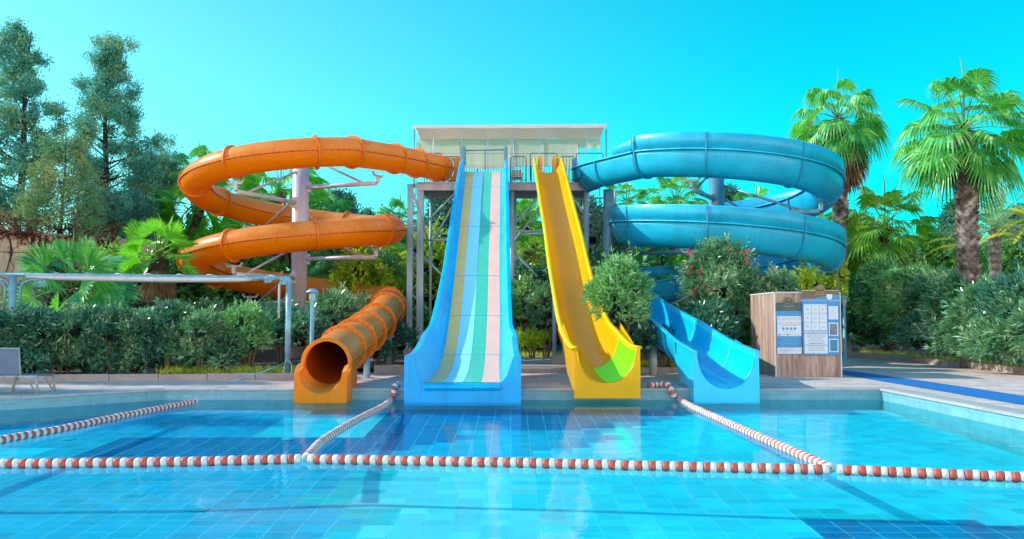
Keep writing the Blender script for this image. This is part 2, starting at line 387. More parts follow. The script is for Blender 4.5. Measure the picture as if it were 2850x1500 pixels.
brick_mat('deck_tile', (0.80, 0.60, 0.52), (0.72, 0.54, 0.48), (0.22, 0.18, 0.16), 1.2, 0.22, 0.008, rough=0.6, offset=0.5, nvar=.26)
brick_mat('paving', (0.46, 0.37, 0.31), (0.38, 0.31, 0.27), (0.2, 0.16, 0.14), 0.9, 0.45, 0.008, rough=0.75, offset=0.5, nvar=.2)
brick_mat('coping', (0.48, 0.45, 0.44), (0.42, 0.40, 0.39), (0.25, 0.23, 0.22), 0.6, 3, 0.005, rough=0.6, nvar=.15)
brick_mat('garden_wall', (0.60, 0.46, 0.32), (0.52, 0.40, 0.29), (0.22, 0.17, 0.13), 2.4, 0.9, 0.02, rough=0.85, nvar=.3)

def wall_mat():
    """pool wall: pale stone band above the water, small tiles below"""
    m, nt, out = nodes_of('pool_wall'); N = nt.nodes; L = nt.links
    tc = N.new('ShaderNodeTexCoord'); mp = N.new('ShaderNodeMapping'); L.new(tc.outputs['Object'], mp.inputs[0])
    sp = N.new('ShaderNodeSeparateXYZ'); L.new(tc.outputs['Object'], sp.inputs[0])
    ad = N.new('ShaderNodeMath'); ad.operation = 'ADD'; L.new(sp.outputs['X'], ad.inputs[0]); L.new(sp.outputs['Y'], ad.inputs[1])
    cb = N.new('ShaderNodeCombineXYZ'); L.new(ad.outputs[0], cb.inputs['X']); L.new(sp.outputs['Z'], cb.inputs['Y'])
    bt = N.new('ShaderNodeTexBrick'); bt.offset = 0; bt.inputs['Scale'].default_value = 1; bt.inputs['Brick Width'].default_value = .6; bt.inputs['Row Height'].default_value = .125
    bt.inputs['Mortar Size'].default_value = .004; bt.inputs['Color1'].default_value = (.20, .46, .50, 1); bt.inputs['Color2'].default_value = (.16, .40, .45, 1); bt.inputs['Mortar'].default_value = (.2, .3, .33, 1)
    L.new(cb.outputs[0], bt.inputs['Vector'])
    nz = N.new('ShaderNodeTexNoise'); nz.inputs['Scale'].default_value = 5; nz.inputs['Detail'].default_value = 8; nz.inputs['Roughness'].default_value = .75
    L.new(tc.outputs['Object'], nz.inputs['Vector'])
    mr = N.new('ShaderNodeMapRange'); mr.inputs['From Min'].default_value = .3; mr.inputs['From Max'].default_value = .7; mr.inputs['To Min'].default_value = .72; mr.inputs['To Max'].default_value = 1.05
    L.new(nz.outputs['Fac'], mr.inputs['Value'])
    mx = N.new('ShaderNodeVectorMath'); mx.operation = 'SCALE'; L.new(bt.outputs['Color'], mx.inputs[0]); L.new(mr.outputs[0], mx.inputs['Scale'])
    p = N.new('ShaderNodeBsdfPrincipled'); p.inputs['Roughness'].default_value = .5; L.new(mx.outputs[0], p.inputs['Base Color'])
    L.new(p.outputs[0], out.inputs[0]); MATS['pool_wall'] = m
wall_mat()

def wood_mat():
    m, nt, out = nodes_of('wood_cladding'); N = nt.nodes; L = nt.links
    tc = N.new('ShaderNodeTexCoord'); sp = N.new('ShaderNodeSeparateXYZ'); L.new(tc.outputs['Object'], sp.inputs[0])
    ad = N.new('ShaderNodeMath'); ad.operation = 'ADD'; L.new(sp.outputs['X'], ad.inputs[0]); L.new(sp.outputs['Y'], ad.inputs[1])
    cb = N.new('ShaderNodeCombineXYZ'); L.new(ad.outputs[0], cb.inputs['X']); L.new(sp.outputs['Z'], cb.inputs['Z'])
    mp = N.new('ShaderNodeMapping'); mp.inputs['Scale'].default_value = (9, 1, .7); L.new(cb.outputs[0], mp.inputs[0])
    nz = N.new('ShaderNodeTexNoise'); nz.inputs['Scale'].default_value = 1.6; nz.inputs['Detail'].default_value = 9; nz.inputs['Roughness'].default_value = .65; nz.inputs['Distortion'].default_value = .6
    L.new(mp.outputs[0], nz.inputs['Vector'])
    cr = N.new('ShaderNodeValToRGB'); L.new(nz.outputs['Fac'], cr.inputs[0]); e = cr.color_ramp.elements
    e[0].position = .3; e[0].color = (.16, .10, .075, 1); e[1].position = .68; e[1].color = (.56, .38, .29, 1); x = e.new(.48); x.color = (.40, .255, .19, 1)
    mp2 = N.new('ShaderNodeMath'); mp2.operation = 'MULTIPLY'; mp2.inputs[1].default_value = 7.0; L.new(ad.outputs[0], mp2.inputs[0])
    fl = N.new('ShaderNodeMath'); fl.operation = 'FLOOR'; L.new(mp2.outputs[0], fl.inputs[0])
    wn = N.new('ShaderNodeTexWhiteNoise'); wn.noise_dimensions = '1D'; L.new(fl.outputs[0], wn.inputs['W'])
    mr = N.new('ShaderNodeMapRange'); mr.inputs['To Min'].default_value = .78; mr.inputs['To Max'].default_value = 1.12; L.new(wn.outputs['Value'], mr.inputs['Value'])
    mx = N.new('ShaderNodeVectorMath'); mx.operation = 'SCALE'; L.new(cr.outputs[0], mx.inputs[0]); L.new(mr.outputs[0], mx.inputs['Scale'])
    p = N.new('ShaderNodeBsdfPrincipled'); p.inputs['Roughness'].default_value = .5; L.new(mx.outputs[0], p.inputs['Base Color'])
    L.new(p.outputs[0], out.inputs[0]); MATS['wood_cladding'] = m
wood_mat()

def floor_mat():
    m, nt, out = nodes_of('pool_floor'); N = nt.nodes; L = nt.links
    at_ = N.new('ShaderNodeVertexColor'); at_.layer_name = 'tile'
    tc = N.new('ShaderNodeTexCoord')
    bt = N.new('ShaderNodeTexBrick'); bt.offset = 0; bt.inputs['Scale'].default_value = 1; bt.inputs['Brick Width'].default_value = .33; bt.inputs['Row Height'].default_value = .25
    bt.inputs['Mortar Size'].default_value = .009; bt.inputs['Mortar Smooth'].default_value = .3
    bt.inputs['Color1'].default_value = (1, 1, 1, 1); bt.inputs['Color2'].default_value = (.84, .84, .84, 1); bt.inputs['Mortar'].default_value = (0, 0, 0, 1)
    wn = N.new('ShaderNodeTexNoise'); wn.inputs['Scale'].default_value = 1.7; wn.inputs['Detail'].default_value = 3; L.new(tc.outputs['Object'], wn.inputs['Vector'])
    wv = N.new('ShaderNodeVectorMath'); wv.operation = 'MULTIPLY_ADD'; wv.inputs[1].default_value = (.05, .05, 0); L.new(wn.outputs['Color'], wv.inputs[0]); L.new(tc.outputs['Object'], wv.inputs[2])
    L.new(wv.outputs[0], bt.inputs['Vector'])
    mu = N.new('ShaderNodeMix'); mu.data_type = 'RGBA'; mu.blend_type = 'MULTIPLY'; mu.inputs[0].default_value = 1
    L.new(at_.outputs[0], mu.inputs[6]); L.new(bt.outputs['Color'], mu.inputs[7])
    # grout: pale
    mg = N.new('ShaderNodeMix'); mg.data_type = 'RGBA'; L.new(bt.outputs['Fac'], mg.inputs[0]); L.new(mu.outputs[2], mg.inputs[6])
    gm = N.new('ShaderNodeMix'); gm.data_type = 'RGBA'; gm.inputs[0].default_value = .55; L.new(at_.outputs[0], gm.inputs[6]); gm.inputs[7].default_value = (.45, .9, .95, 1)
    L.new(gm.outputs[2], mg.inputs[7])
    p = N.new('ShaderNodeBsdfPrincipled'); p.inputs['Roughness'].default_value = .6; L.new(mg.outputs[2], p.inputs['Base Color'])
    L.new(p.outputs[0], out.inputs[0]); MATS['pool_floor'] = m
floor_mat()

def water_mat():
    m, nt, out = nodes_of('water'); N = nt.nodes; L = nt.links
    tr = N.new('ShaderNodeBsdfTransparent'); tr.inputs[0].default_value = (0.5, 0.97, 1.0, 1)
    gl = N.new('ShaderNodeBsdfGlossy'); gl.inputs['Roughness'].default_value = 0.015; gl.inputs[0].default_value = (0.9, 0.97, 1, 1)
    fr = N.new('ShaderNodeFresnel'); fr.inputs[0].default_value = 1.33
    tc = N.new('ShaderNodeTexCoord'); mp = N.new('ShaderNodeMapping'); mp.inputs['Scale'].default_value = (1, .6, 1); L.new(tc.outputs['Object'], mp.inputs[0])
    n1 = N.new('ShaderNodeTexNoise'); n1.inputs['Scale'].default_value = 3.2; n1.inputs['Detail'].default_value = 4; L.new(mp.outputs[0], n1.inputs['Vector'])
    n2 = N.new('ShaderNodeTexNoise'); n2.inputs['Scale'].default_value = 22; n2.inputs['Detail'].default_value = 2; L.new(mp.outputs[0], n2.inputs['Vector'])
    n3 = N.new('ShaderNodeTexNoise'); n3.inputs['Scale'].default_value = 0.35; n3.inputs['Detail'].default_value = 1; L.new(tc.outputs['Object'], n3.inputs['Vector'])
    mr = N.new('ShaderNodeMapRange'); mr.inputs['From Min'].default_value = .48; mr.inputs['From Max'].default_value = .66; L.new(n3.outputs['Fac'], mr.inputs['Value'])
    mm = N.new('ShaderNodeMath'); mm.operation = 'MULTIPLY'; L.new(mr.outputs[0], mm.inputs[0]); L.new(n2.outputs['Fac'], mm.inputs[1])
    ad = N.new('ShaderNodeMath'); ad.operation = 'MULTIPLY_ADD'; ad.inputs[1].default_value = .35; L.new(mm.outputs[0], ad.inputs[0]); L.new(n1.outputs['Fac'], ad.inputs[2])
    bp = N.new('ShaderNodeBump'); bp.inputs['Strength'].default_value = .22; bp.inputs['Distance'].default_value = .03
    L.new(ad.outputs[0], bp.inputs['Height']); L.new(bp.outputs[0], gl.inputs['Normal']); L.new(bp.outputs[0], fr.inputs['Normal'])
    ml = N.new('ShaderNodeMath'); ml.operation = 'MULTIPLY'; ml.inputs[1].default_value = .45; L.new(fr.outputs[0], ml.inputs[0])
    ms = N.new('ShaderNodeMixShader'); L.new(ml.outputs[0], ms.inputs[0]); L.new(tr.outputs[0], ms.inputs[1]); L.new(gl.outputs[0], ms.inputs[2])
    L.new(ms.outputs[0], out.inputs[0]); MATS['water'] = m
water_mat()
leafmat('palm_boot', [(.05, .035, .03), (.16, .12, .10), (.34, .28, .26), (.60, .53, .50)], rough=.9, trans=0, clump=3)
M = MATS
# ------------------------------------------------------------------ pool, deck, ground
FAR = 18.95; RX = 8.05
# plan outline of the pool's far-left edge (curved) : y of the edge for a given x
def edge_y(x):
    if x > -7.6: return FAR
    return interp(x, [-24, -18, -14, -11.5, -9.9, -8.6, -7.6], [2.0, 9.0, 13.2, 15.6, 16.75, 17.9, 18.95])
XS = [-24, -22, -20, -18, -16, -15, -14, -13, -12, -11.5, -11, -10.5, -9.9, -9.2, -8.6, -8.1, -7.6, -4, 0, 4, RX]
NEAR = -4.0
CW = 0.42      # coping width

def strip(xs, ya, yb, z, name, m, kind='structure'):
    V = []; Fq = []
    for x in xs: V += [(x, ya(x), z), (x, yb(x), z)]
    for i in range(len(xs) - 1): Fq.append((2 * i, 2 * i + 2, 2 * i + 3, 2 * i + 1))
    mb = MB(); mb.add(V, Fq); o = mb.build(name, M[m]); tag(o, kind=kind); return o

# ground: one big sheet with a hole for the pool and deck
g = MB()
for x0, x1, y0, y1 in ((-900, 900, 40, 1500), (-900, -26, -60, 40), (40, 900, -60, 40), (-26, 40, -60, NEAR)):
    g.add([(x0, y0, -.02), (x1, y0, -.02), (x1, y1, -.02), (x0, y1, -.02)], [(0, 1, 2, 3)])
tag(g.build('ground', M['soil']), kind='structure')
# deck paving
d = MB(); V = []; Fq = []
for x in XS: V += [(x, edge_y(x) + CW, 0), (x, 40, 0)]
for i in range(len(XS) - 1): Fq.append((2 * i, 2 * i + 2, 2 * i + 3, 2 * i + 1))
d.add(V, Fq)
d.add([(RX + CW, NEAR, 0), (40, NEAR, 0), (40, 40, 0), (RX + CW, 40, 0)], [(0, 1, 2, 3)])
d.add([(RX, FAR + CW, 0), (RX + CW, FAR + CW, 0), (RX + CW, 40, 0), (RX, 40, 0)], [(0, 1, 2, 3)])
d.add([(-26, NEAR, 0), (-24, NEAR, 0), (-24, 40, 0), (-26, 40, 0)], [(0, 1, 2, 3)])
tag(d.build('deck', M['deck_tile']), kind='structure')
# coping: pale slabs with a rounded nose overhanging the wall
c = MB(); xs = XS; ring = []
for i, x in enumerate(xs):
    y = edge_y(x); 
    if x <= -7.6:
        e = .05; t = Vector((2 * e, edge_y(x + e) - edge_y(x - e), 0)).normalized(); n = Vector((-t.y, t.x, 0))
        if x == -7.6: n = (n + Vector((0, 1, 0))).normalized()
    else: n = Vector((0, 1, 0))
    p = Vector((x, y, 0)); ring.append([tuple(p + n * a + Vector((0, 0, b))) for a, b in ((CW, .008), (0.0, .012), (-.03, -.005), (-.03, -.04), (.02, -.045))])
ring[-1] = [(RX + CW, FAR + CW, .008), (RX + 0.0, FAR + 0.0, .012), (RX - .03, FAR - .03, -.005), (RX - .03, FAR - .03, -.04), (RX + .02, FAR + .02, -.045)]
ring.append([(RX + a, NEAR, b) for a, b in ((CW, .008), (0.0, .012), (-.03, -.005), (-.03, -.04), (.02, -.045))])
c.loft(ring, closed=False, smooth=False)
tag(c.build('pool_coping', M['coping']), kind='structure')
# pool walls
w = MB(); ring = []
for x in xs: ring.append([(x, edge_y(x) + .01, -.03), (x, edge_y(x) + .01, -1.4)])
ring[-1] = [(RX + .01, FAR + .01, -.03), (RX + .01, FAR + .01, -1.4)]
ring.append([(RX + .01, NEAR, -.03), (RX + .01, NEAR, -1.4)]); ring.append([(-24, NEAR, -.03), (-24, NEAR, -1.4)]); ring.append([(-24, 2, -.03), (-24, 2, -1.4)])
w.loft(ring, closed=False, smooth=False)
tag(w.build('pool_wall', M['pool_wall']), kind='structure')
# pool floor: falls gently towards the near end, laid in blocks of dark, mid and pale tile
def fz(y): return WATER - interp(y, [-4, 4, 9, 15, 19], [1.0, .8, .56, .36, .2])
DX, DY = .33, .25
NAVY = (.0, .24, .50); BLUE = (.0, .60, .80); MID = (.0, .56, .82); TEAL = (.02, .76, .74); PALE = (.50, 1.0, 1.0); AQUA = (.05, .94, 1.0)
rng = random.Random(5)
def floor_col(x, y):
    q = (math.floor(x / .66) * 13 + math.floor(y / .75) * 7) % 5
    j = ((math.floor(y / .75) * 37) % 7 - 3) * .12
    if y > 13.2:
        rb = interp(y, [13.2, 14.5, 16.5, 19], [-.8, .6, 1.9, 3.3]) + j
        if -2.6 < x < rb: return NAVY if (y > 16.3 or x < rb - 2.2) else BLUE
        if rb <= x < rb + .5: return MID
        if x < -2.6:
            if -4.6 < x and 15.4 < y < 17.8: return AQUA
            if -6.9 < x and 13.6 < y < 15.4: return NAVY
            return AQUA if (y < 14.4 and x < -7.5) else MID if y > 15.4 else BLUE
        return AQUA
    lb = -2.05 + (10 - y) * .10 + j
    if x < lb: return BLUE
    if x < lb + .5: return TEAL
    if y < 10.1 + .25 * ((math.floor(x / .66) * 3) % 4 - 1) and x > 3.3 + (10 - y) * -.25:
        return TEAL if y > 9.9 else NAVY
    if x < lb + 2.5: return PALE
    return AQUA
nx = int((RX + 24.42) / DX) + 1; ny = int((19.5 + 4) / DY)
V = []; Fq = []; cols = []
for j in range(ny):
    for i in range(nx):
        x0 = -24.42 + i * DX; y0 = NEAR + j * DY
        b = len(V); V += [(x0, y0, fz(y0)), (x0 + DX, y0, fz(y0)), (x0 + DX, y0 + DY, fz(y0 + DY)), (x0, y0 + DY, fz(y0 + DY))]
        Fq.append((b, b + 1, b + 2, b + 3)); k = floor_col(x0 + DX / 2, y0 + DY / 2); r = rng.uniform(.84, 1.04)
        cols += [(k[0] * r, k[1] * r, k[2] * r, 1)] * 4
mb = MB(); mb.add(V, Fq); fo = mb.build('pool_floor', M['pool_floor'])
ca = fo.data.color_attributes.new('tile', 'FLOAT_COLOR', 'CORNER'); ca.data.foreach_set('color', np.array(cols, dtype=np.float32).ravel())
tag(fo, kind='structure')
# water
w = MB(); V = []; Fq = []
for x in XS: V += [(x, NEAR, WATER), (x, edge_y(x) + .005, WATER)]
for i in range(len(XS) - 1): Fq.append((2 * i, 2 * i + 2, 2 * i + 3, 2 * i + 1))
w.add(V, Fq); tag(w.build('water', M['water']), kind='structure')
# drain lids on the floor
for k, (px, py) in enumerate(((568, 1421), (200, 1253), (806, 1252))):
    D = 2.31 * F / (py - 890)
    p = (Xat(px, D), D)
    mb = MB(); z = fz(p[1]) + .012; mb.lathe(p[0], p[1], [(0.001, z), (.11, z), (.12, z - .006)], 20)
    
    o = mb.build('drain_lid', M['drain_cap'])
    tag(o, ['round pale drain lid on the blue tiled floor, nearest to the viewer', 'round drain lid on the floor beneath the left end of the short lane rope', 'round drain lid on the dark floor just left of where two lane ropes meet'][k], 'drain', 'drain lids on the pool floor')
# blue rubber walkway along the right side
mb = MB(); P = [(9.0, -4), (9.0, 5), (9.0, 15.1), (9.02, 20.7), (9.05, 24), (8.9, 26), (8.2, 27.3), (7.0, 28)]
rings = []
for i, (x, y) in enumerate(P):
    a = Vector(P[max(i - 1, 0)]); b = Vector(P[min(i + 1, len(P) - 1)]); t = (b - a).normalized(); n = Vector((t.y, -t.x))
    w_ = 1.08 if i < 4 else .95
    rings.append([(x, y, .006), (x + n.x * w_, y + n.y * w_, .006)])
mb.loft(rings, closed=False, smooth=False); tag(mb.build('walkway', M['mat_blue']), kind='structure')

# raised planting beds behind curbs
def bed(name, pts, z, m='soil'):
    mb = MB(); n = len(pts); mb.add([(x, y, z) for x, y in pts], [tuple(range(n))]); return tag(mb.build(name, M[m]), kind='structure')
bed('planting_bed', [(-26, 14.0), (-17, 17.5), (-13.5, 20.3), (-11, 21.2), (-5.2, 21.9), (-5.2, 60), (-26, 60)], .10)
bed('planting_bed', [(-5.2, 24.6), (-.05, 24.6), (-.05, 60), (-5.2, 60)], .12)
bed('planting_bed', [(2.25, 25.0), (5.7, 25.0), (7.2, 31), (8, 45), (8, 60), (-.05, 60), (-.05, 30), (2.25, 30)], .116)
bed('planting_bed', [(14.3, -4), (40, -4), (40, 60), (8, 60), (8, 40), (13.2, 39), (14.3, 33)], .11)
def curb(name, pts, w, h, label, seg=1.1, z=0.0, m='curb'):
    """row of kerb stones along pts"""
    o = thing('kerb', label, 'kerb', (pts[0][0], pts[0][1], 0))
    L_ = []; 
    for i in range(len(pts) - 1):
        a = Vector(pts[i]); b = Vector(pts[i + 1]); n = max(1, round((b - a).length / seg))
        for k in range(n): L_.append((a + (b - a) * (k / n), a + (b - a) * ((k + 1) / n)))
    rr = random.Random(len(pts) + int(h * 100)); mb = MB()
    for a, b in L_:
        t = (b - a).normalized(); n = Vector((-t.y, t.x)); e = .006; hh = h + rr.uniform(-.008, .008)
        q = [a + t * e, b - t * e]
        V = [(p.x + n.x * s, p.y + n.y * s, zz) for p in q for s, zz in ((-w / 2, z - .02), (w / 2, z - .02), (w / 2, z + hh), (-w / 2, z + hh))]
        mb.add(V, [(0, 1, 2, 3), (7, 6, 5, 4), (0, 4, 5, 1), (1, 5, 6, 2), (2, 6, 7, 3), (3, 7, 4, 0)])
    mb.build('kerb_stone_row', M[m], o, bevel=.008); return o
curb('k', [(-26, 13.9), (-17, 17.4), (-13.5, 20.2), (-11, 21.1), (-5.25, 21.8)], .16, .17, 'low stone kerb in front of the clipped hedge left of the orange tube')
curb('k', [(-3.9, 24.5), (-2.3, 24.5)], .14, .22, 'short low kerb block between the orange tube and the striped slide')
curb('k', [(-.1, 24.5), (2.3, 24.5)], .3, .14, 'paved step edge between the striped slide and the yellow slide', m='concrete')
curb('k', [(2.3, 24.8), (5.7, 24.8), (7.1, 30.5)], .14, .14, 'low stone kerb behind the yellow and blue slide ends')
curb('k', [(14.2, -4), (14.2, 10), (14.2, 20), (14.2, 33), (13.1, 39), (8, 40)], .2, .2, 'pale rough stone kerb below the right hand hedge', seg=.5)
tag(bed('path', [(-.1, 24.64), (2.3, 24.64), (2.3, 32), (-.1, 32)], .145, 'paving'), kind='structure')
o = thing('concrete_block', 'pale concrete block resting on the paved path left of the yellow slide', 'block', (1.55, 26.6, .14))
mb = MB(); mb.box(1.22, 1.86, 26.3, 26.9, .14, .42); mb.build('block', M['curb'], o, bevel=.02)
# ------------------------------------------------------------------ shared slide shapes
def ring_at(fr, r, off=0.0, n=40):
    p, t, s, u = fr; c = p + t * off
    return [c + (s * math.cos(2 * PI * k / n) + u * math.sin(2 * PI * k / n)) * r for k in range(n)]

def find(path, key):
    """index of the path point nearest key(p)"""
    return min(range(len(path)), key=lambda i: key(path[i]))

def U_prof(hw, depth, off=0.0, n=22, pw=0.92):
    """points of a rounded U from left rim to right rim, (s,u)"""
    out = []
    for k in range(n + 1):
        a = PI + PI * k / n; c, s_ = math.cos(a), math.sin(a)
        c = math.copysign(abs(c) ** pw, c); s_ = -abs(s_) ** pw
        out.append(((hw + off) * c, (depth + off) * s_))
    return out

def to_world(fr, prof):
    p, t, s, u = fr; return [p + s * a + u * b for a, b in prof]

# ------------------------------------------------------------------ ORANGE TUBE SLIDE
C = Vector((-8.05, 32.0)); HR = 3.57; TR = 0.50
def hz(th): return 6.94 + 0.70 * ((th + 90) / 90)           # th in degrees, falls as th decreases
cp = [(-2.72, 34.3, 7.52), (-3.5, 33.2, 7.52), (-4.35, 31.6, 7.45)]
path = []
th = -48
circ = []
while th >= -702:
    circ.append((C.x + HR * math.cos(R(th)), C.y + HR * math.sin(R(th)), hz(th))); th -= 3
head = spline(cp + [circ[0], circ[3]], 8)[:-8]
exit_pts = spline([circ[-3], circ[-1], (-4.22, 29.6, 2.02), (-3.95, 27.2, 1.80), (-3.94, 24.8, 1.37), (-3.97, 22.5, 1.06), (-4.03, 20, .74), (-4.04, 18.95, .58)], 8)[8:]
opath = [tuple(p) for p in head] + circ + [tuple(p) for p in exit_pts]
# re-scale heights so the last helix turn meets the exit smoothly
FRO = frames(opath)
orange = thing('tube_slide', 'orange enclosed spiral tube slide winding around a tall grey pole', 'water slide', (-7.9, 32, 0))
mb = MB(); mb.loft([ring_at(f, TR) for f in FRO]); 
tube = mb.build('tube', M['orange_glass'], orange)
li = len(FRO) - len(exit_pts) + 6
mb = MB(); mb.loft([ring_at(f, TR - .025)[::-1] for f in FRO[li:]]); mb.build('dark_inner_skin', M['orange_mouth_shade'], orange)  # added inner skin, opaque and dark to keep the mouth unlit
# flange rings where tube sections bolt together
def tube_ring(i, r0, r1, half, parent, m, bolts=True):
    f = FRO[i]; a = [ring_at(f, r0, -half), ring_at(f, r1, -half), ring_at(f, r1, half), ring_at(f, r0, half)]
    mb = MB(); mb.loft([[a[j][k] for j in range(4)] for k in range(40)] + [[a[j][0] for j in range(4)]], smooth=False)
    if bolts:
        mb.cur = 1; n = 20
        for k in range(n):
            an = 2 * PI * (k + .5) / n; c = f[0] + (f[2] * math.cos(an) + f[3] * math.sin(an)) * (r0 + r1) / 2
            mb.tube([c - f[1] * (half + .015), c + f[1] * (half + .015)], .014, 5)
    return mb.build('flange_ring', None, parent, mats=[m, M['rust_bolt']])
nh = len(head)
ring_idx = [3, nh // 2 - 2, nh // 2 + 4, nh - 2]
for k in range(0, 15):
    a = -67 - 45 * k
    if a < -700: break
    ring_idx.append(nh + round((-48 - a) / 3))
for Y in (29.7, 27.2, 25.2, 23.3, 21.9, 20.4):
    ring_idx.append(nh + len(circ) + min(range(len(exit_pts)), key=lambda i: abs(exit_pts[i][1] - Y)))
for i in ring_idx: tube_ring(i, TR - .01, TR + .085, .028, orange, M['orange_flange'])
# side seams: a thin lip on both sides with bolts
for sgn, nm in ((1, 'seam_flange'), (-1, 'seam_flange')):
    mb = MB(); rings = []
    for f in FRO:
        p, t, s, u = f; s2 = s * sgn
        rings.append([p + s2 * (TR - .01) + u * .035, p + s2 * (TR + .05) + u * .02, p + s2 * (TR + .05) - u * .01, p + s2 * (TR - .01) - u * .025])
    mb.loft(rings, smooth=False); o = mb.build(nm, M['orange_flange'], orange)
    mb = MB(); d_ = 0
    for i in range(1, len(FRO)):
        d_ += (FRO[i][0] - FRO[i - 1][0]).length
        if d_ > .16:
            d_ = 0; p, t, s, u = FRO[i]; c = p + s * sgn * (TR + .03)
            mb.tube([c + u * .035, c - u * .04], .014, 5)
    mb.build('bolt_row', M['rust_bolt'], o)['kind'] = 'stuff'
# entry box on the platform
mb = MB(); f0 = FRO[0]; p, t, s, u = f0
sq = [(-.55, -.55), (.55, -.55), (.55, .55), (-.55, .55)]
ro = []
for off, q in ((0.0, 0.0), (-.25, .5), (-.5, 1.0)):
    r = []
    for k in range(40):
        a = 2 * PI * k / 40; x, z = math.cos(a), math.sin(a); mxx = max(abs(x), abs(z))
        x2, z2 = x / mxx, z / mxx; xx = x * (1 - q) + x2 * q; zz = z * (1 - q) + z2 * q
        r.append(p + t * off + (s * xx + u * zz) * (TR + .03))
    ro.append(r)
mb.loft(ro, smooth=False); mb.build('entry_mouth', M['orange_glass'], orange)
# exit mouth: round collar, then an open trough with a square foot
fe = FRO[-1]; ex = -4.04; ey = 18.9; ez = .56
mb = MB()
def arc_strip(r0, r1, y0, y1, z, a0, a1, n=28, close=True):
    rings = []
    for k in range(n + 1):
        a = R(a0 + (a1 - a0) * k / n); c, s_ = math.cos(a), math.sin(a)
        rings.append([(ex + r0 * c, y0, z + r0 * s_), (ex + r1 * c, y0, z + r1 * s_), (ex + r1 * c, y1, z + r1 * s_), (ex + r0 * c, y1, z + r0 * s_)])
    mb.loft(rings, smooth=False, caps=True)
arc_strip(.47, .555, ey - .06, ey + .12, ez, -8, 188)
# lower trough + foot
yb, yf = ey + .1, ey - .62
def trough(y, z, hw, n=24):
    return [(ex + hw * math.cos(PI + PI * k / n), y, z + hw * math.sin(PI + PI * k / n)) for k in range(n + 1)]
t0 = trough(yb, ez, .47); t1 = trough((yb + yf) / 2, ez - .09, .455); t2 = trough(yf, ez - .17, .45)
mb.loft([t0, t1, t2], closed=False)
hwf = .555; zb = WATER - .02; ztop = ez - .12
# front plate: columns from trough lip to base
def plate(tr, y, hw, zb, ztop):
    n = len(tr); 
    bot = [(-hw + 2 * hw * k / (n - 1)) for k in range(n)]
    V = [(x, y, z) for x, _, z in tr] + [(ex + b, y, zb) for b in bot]
    Fq = [(k, n + k, n + k + 1, k + 1) for k in range(n - 1)]
    V += [(ex - hw, y, ztop), (ex + hw, y, ztop)]
    Fq += [(0, 2 * n, n), (n - 1, 2 * n - 1, 2 * n + 1)]
    return V, Fq
V, Fq = plate(t2, yf, hwf, zb, ez - .14); mb.add(V, Fq, False)
for sg in (-1, 1):   # flanks
    x = ex + sg * hwf
    mb.add([(x, yf, zb), (x, yf, ez - .14), (x, yf + .25, ez - .02), (x, yb, ez + .03), (x, yb + .5, ez - .1), (x, yb + .5, 0.0), (x, FAR - .05, 0.0), (x, FAR - .05, zb)], [tuple(range(8))], False)
    rim = [(ex + sg * .47, yb, ez), (ex + sg * .46, yf + .25, ez - .05), (ex + sg * .45, yf, ez - .17)]
    out_ = [(x, yb, ez + .03), (x, yf + .25, ez - .02), (x, yf, ez - .14)]
    mb.add(rim + out_, [(0, 1, 4, 3), (1, 2, 5, 4)], True)
mb.build('exit_mouth', M['orange_glass'], orange)
# tower pole and arms
def pole(parent, x, y, r, z1, m, cap=True):
    mb = MB(); mb.tube([(x, y, 0.1), (x, y, z1)], r, 32); o = mb.build('support_pole', m, parent)
    mb = MB(); mb.lathe(x, y, [(r + .03, z1), (r + .06, z1 + .02), (r + .05, z1 + .06), (.01, z1 + .09)], 24); mb.build('pole_cap', M['blue_post'], o)
    return o
PX, PY = -7.9, 32.0
pole(orange, PX, PY, .30, 8.15, M['galv_pink'])
def arm(parent, tip, px_, py_, pr, m, name='support_arm'):
    tip = Vector(tip); base = Vector((px_, py_, tip.z - .02)); d = (tip - base); d.z = 0; d.normalize()
    b0 = base + d * (pr - .02)
    mb = MB(); mb.tube([b0, tip - d * .05 + Vector((0, 0, -.02))], .085, 12)
    mb.bar(b0 + d * .04 + Vector((0, 0, -.2)), b0 + d * .04 + Vector((0, 0, .2)), .24, .08)
    # cradle under the slide
    s = Vector((-d.y, d.x, 0))
    mb.bar(tip, tip + Vector((0, 0, .24)), .12); mb.bar(tip + Vector((0, 0, .24)) - s * .28, tip + Vector((0, 0, .24)) + s * .28, .07)
    for q in (-1, 1): mb.bar(tip + Vector((0, 0, .24)) + s * .26 * q, tip + Vector((0, 0, .36)) + s * .36 * q, .06)
    o = mb.build(name, m, parent)
    mb = MB(); mb.tube([b0 + Vector((0, 0, 1.15)), tip - d * .55], .045, 8); mb.build('brace', m, o)
    return o
for a in (-112, -20, -225, -380, -472, -585, -290):
    if a == -20: tip = Vector((-4.85, 30.9, 7.4 - .95))
    else:
        th_ = R(a); rr = HR - .18; tip = Vector((C.x + rr * math.cos(th_), C.y + rr * math.sin(th_), hz(a) - .92))
    arm(orange, tip, PX, PY, .30, M['galv_pink'])
for (x, y, zt) in ((-3.97, 22.2, .48), (-3.95, 26.0, 1.0)):
    mb = MB(); mb.tube([(x + .25, y, 0), (x + .25, y, zt)], .085, 12); mb.bar((x - .25, y, zt), (x + .4, y, zt), .08); mb.box(x + .1, x + .4, y - .15, y + .15, 0, .02)
    mb.build('ground_post', M['galv'], orange)

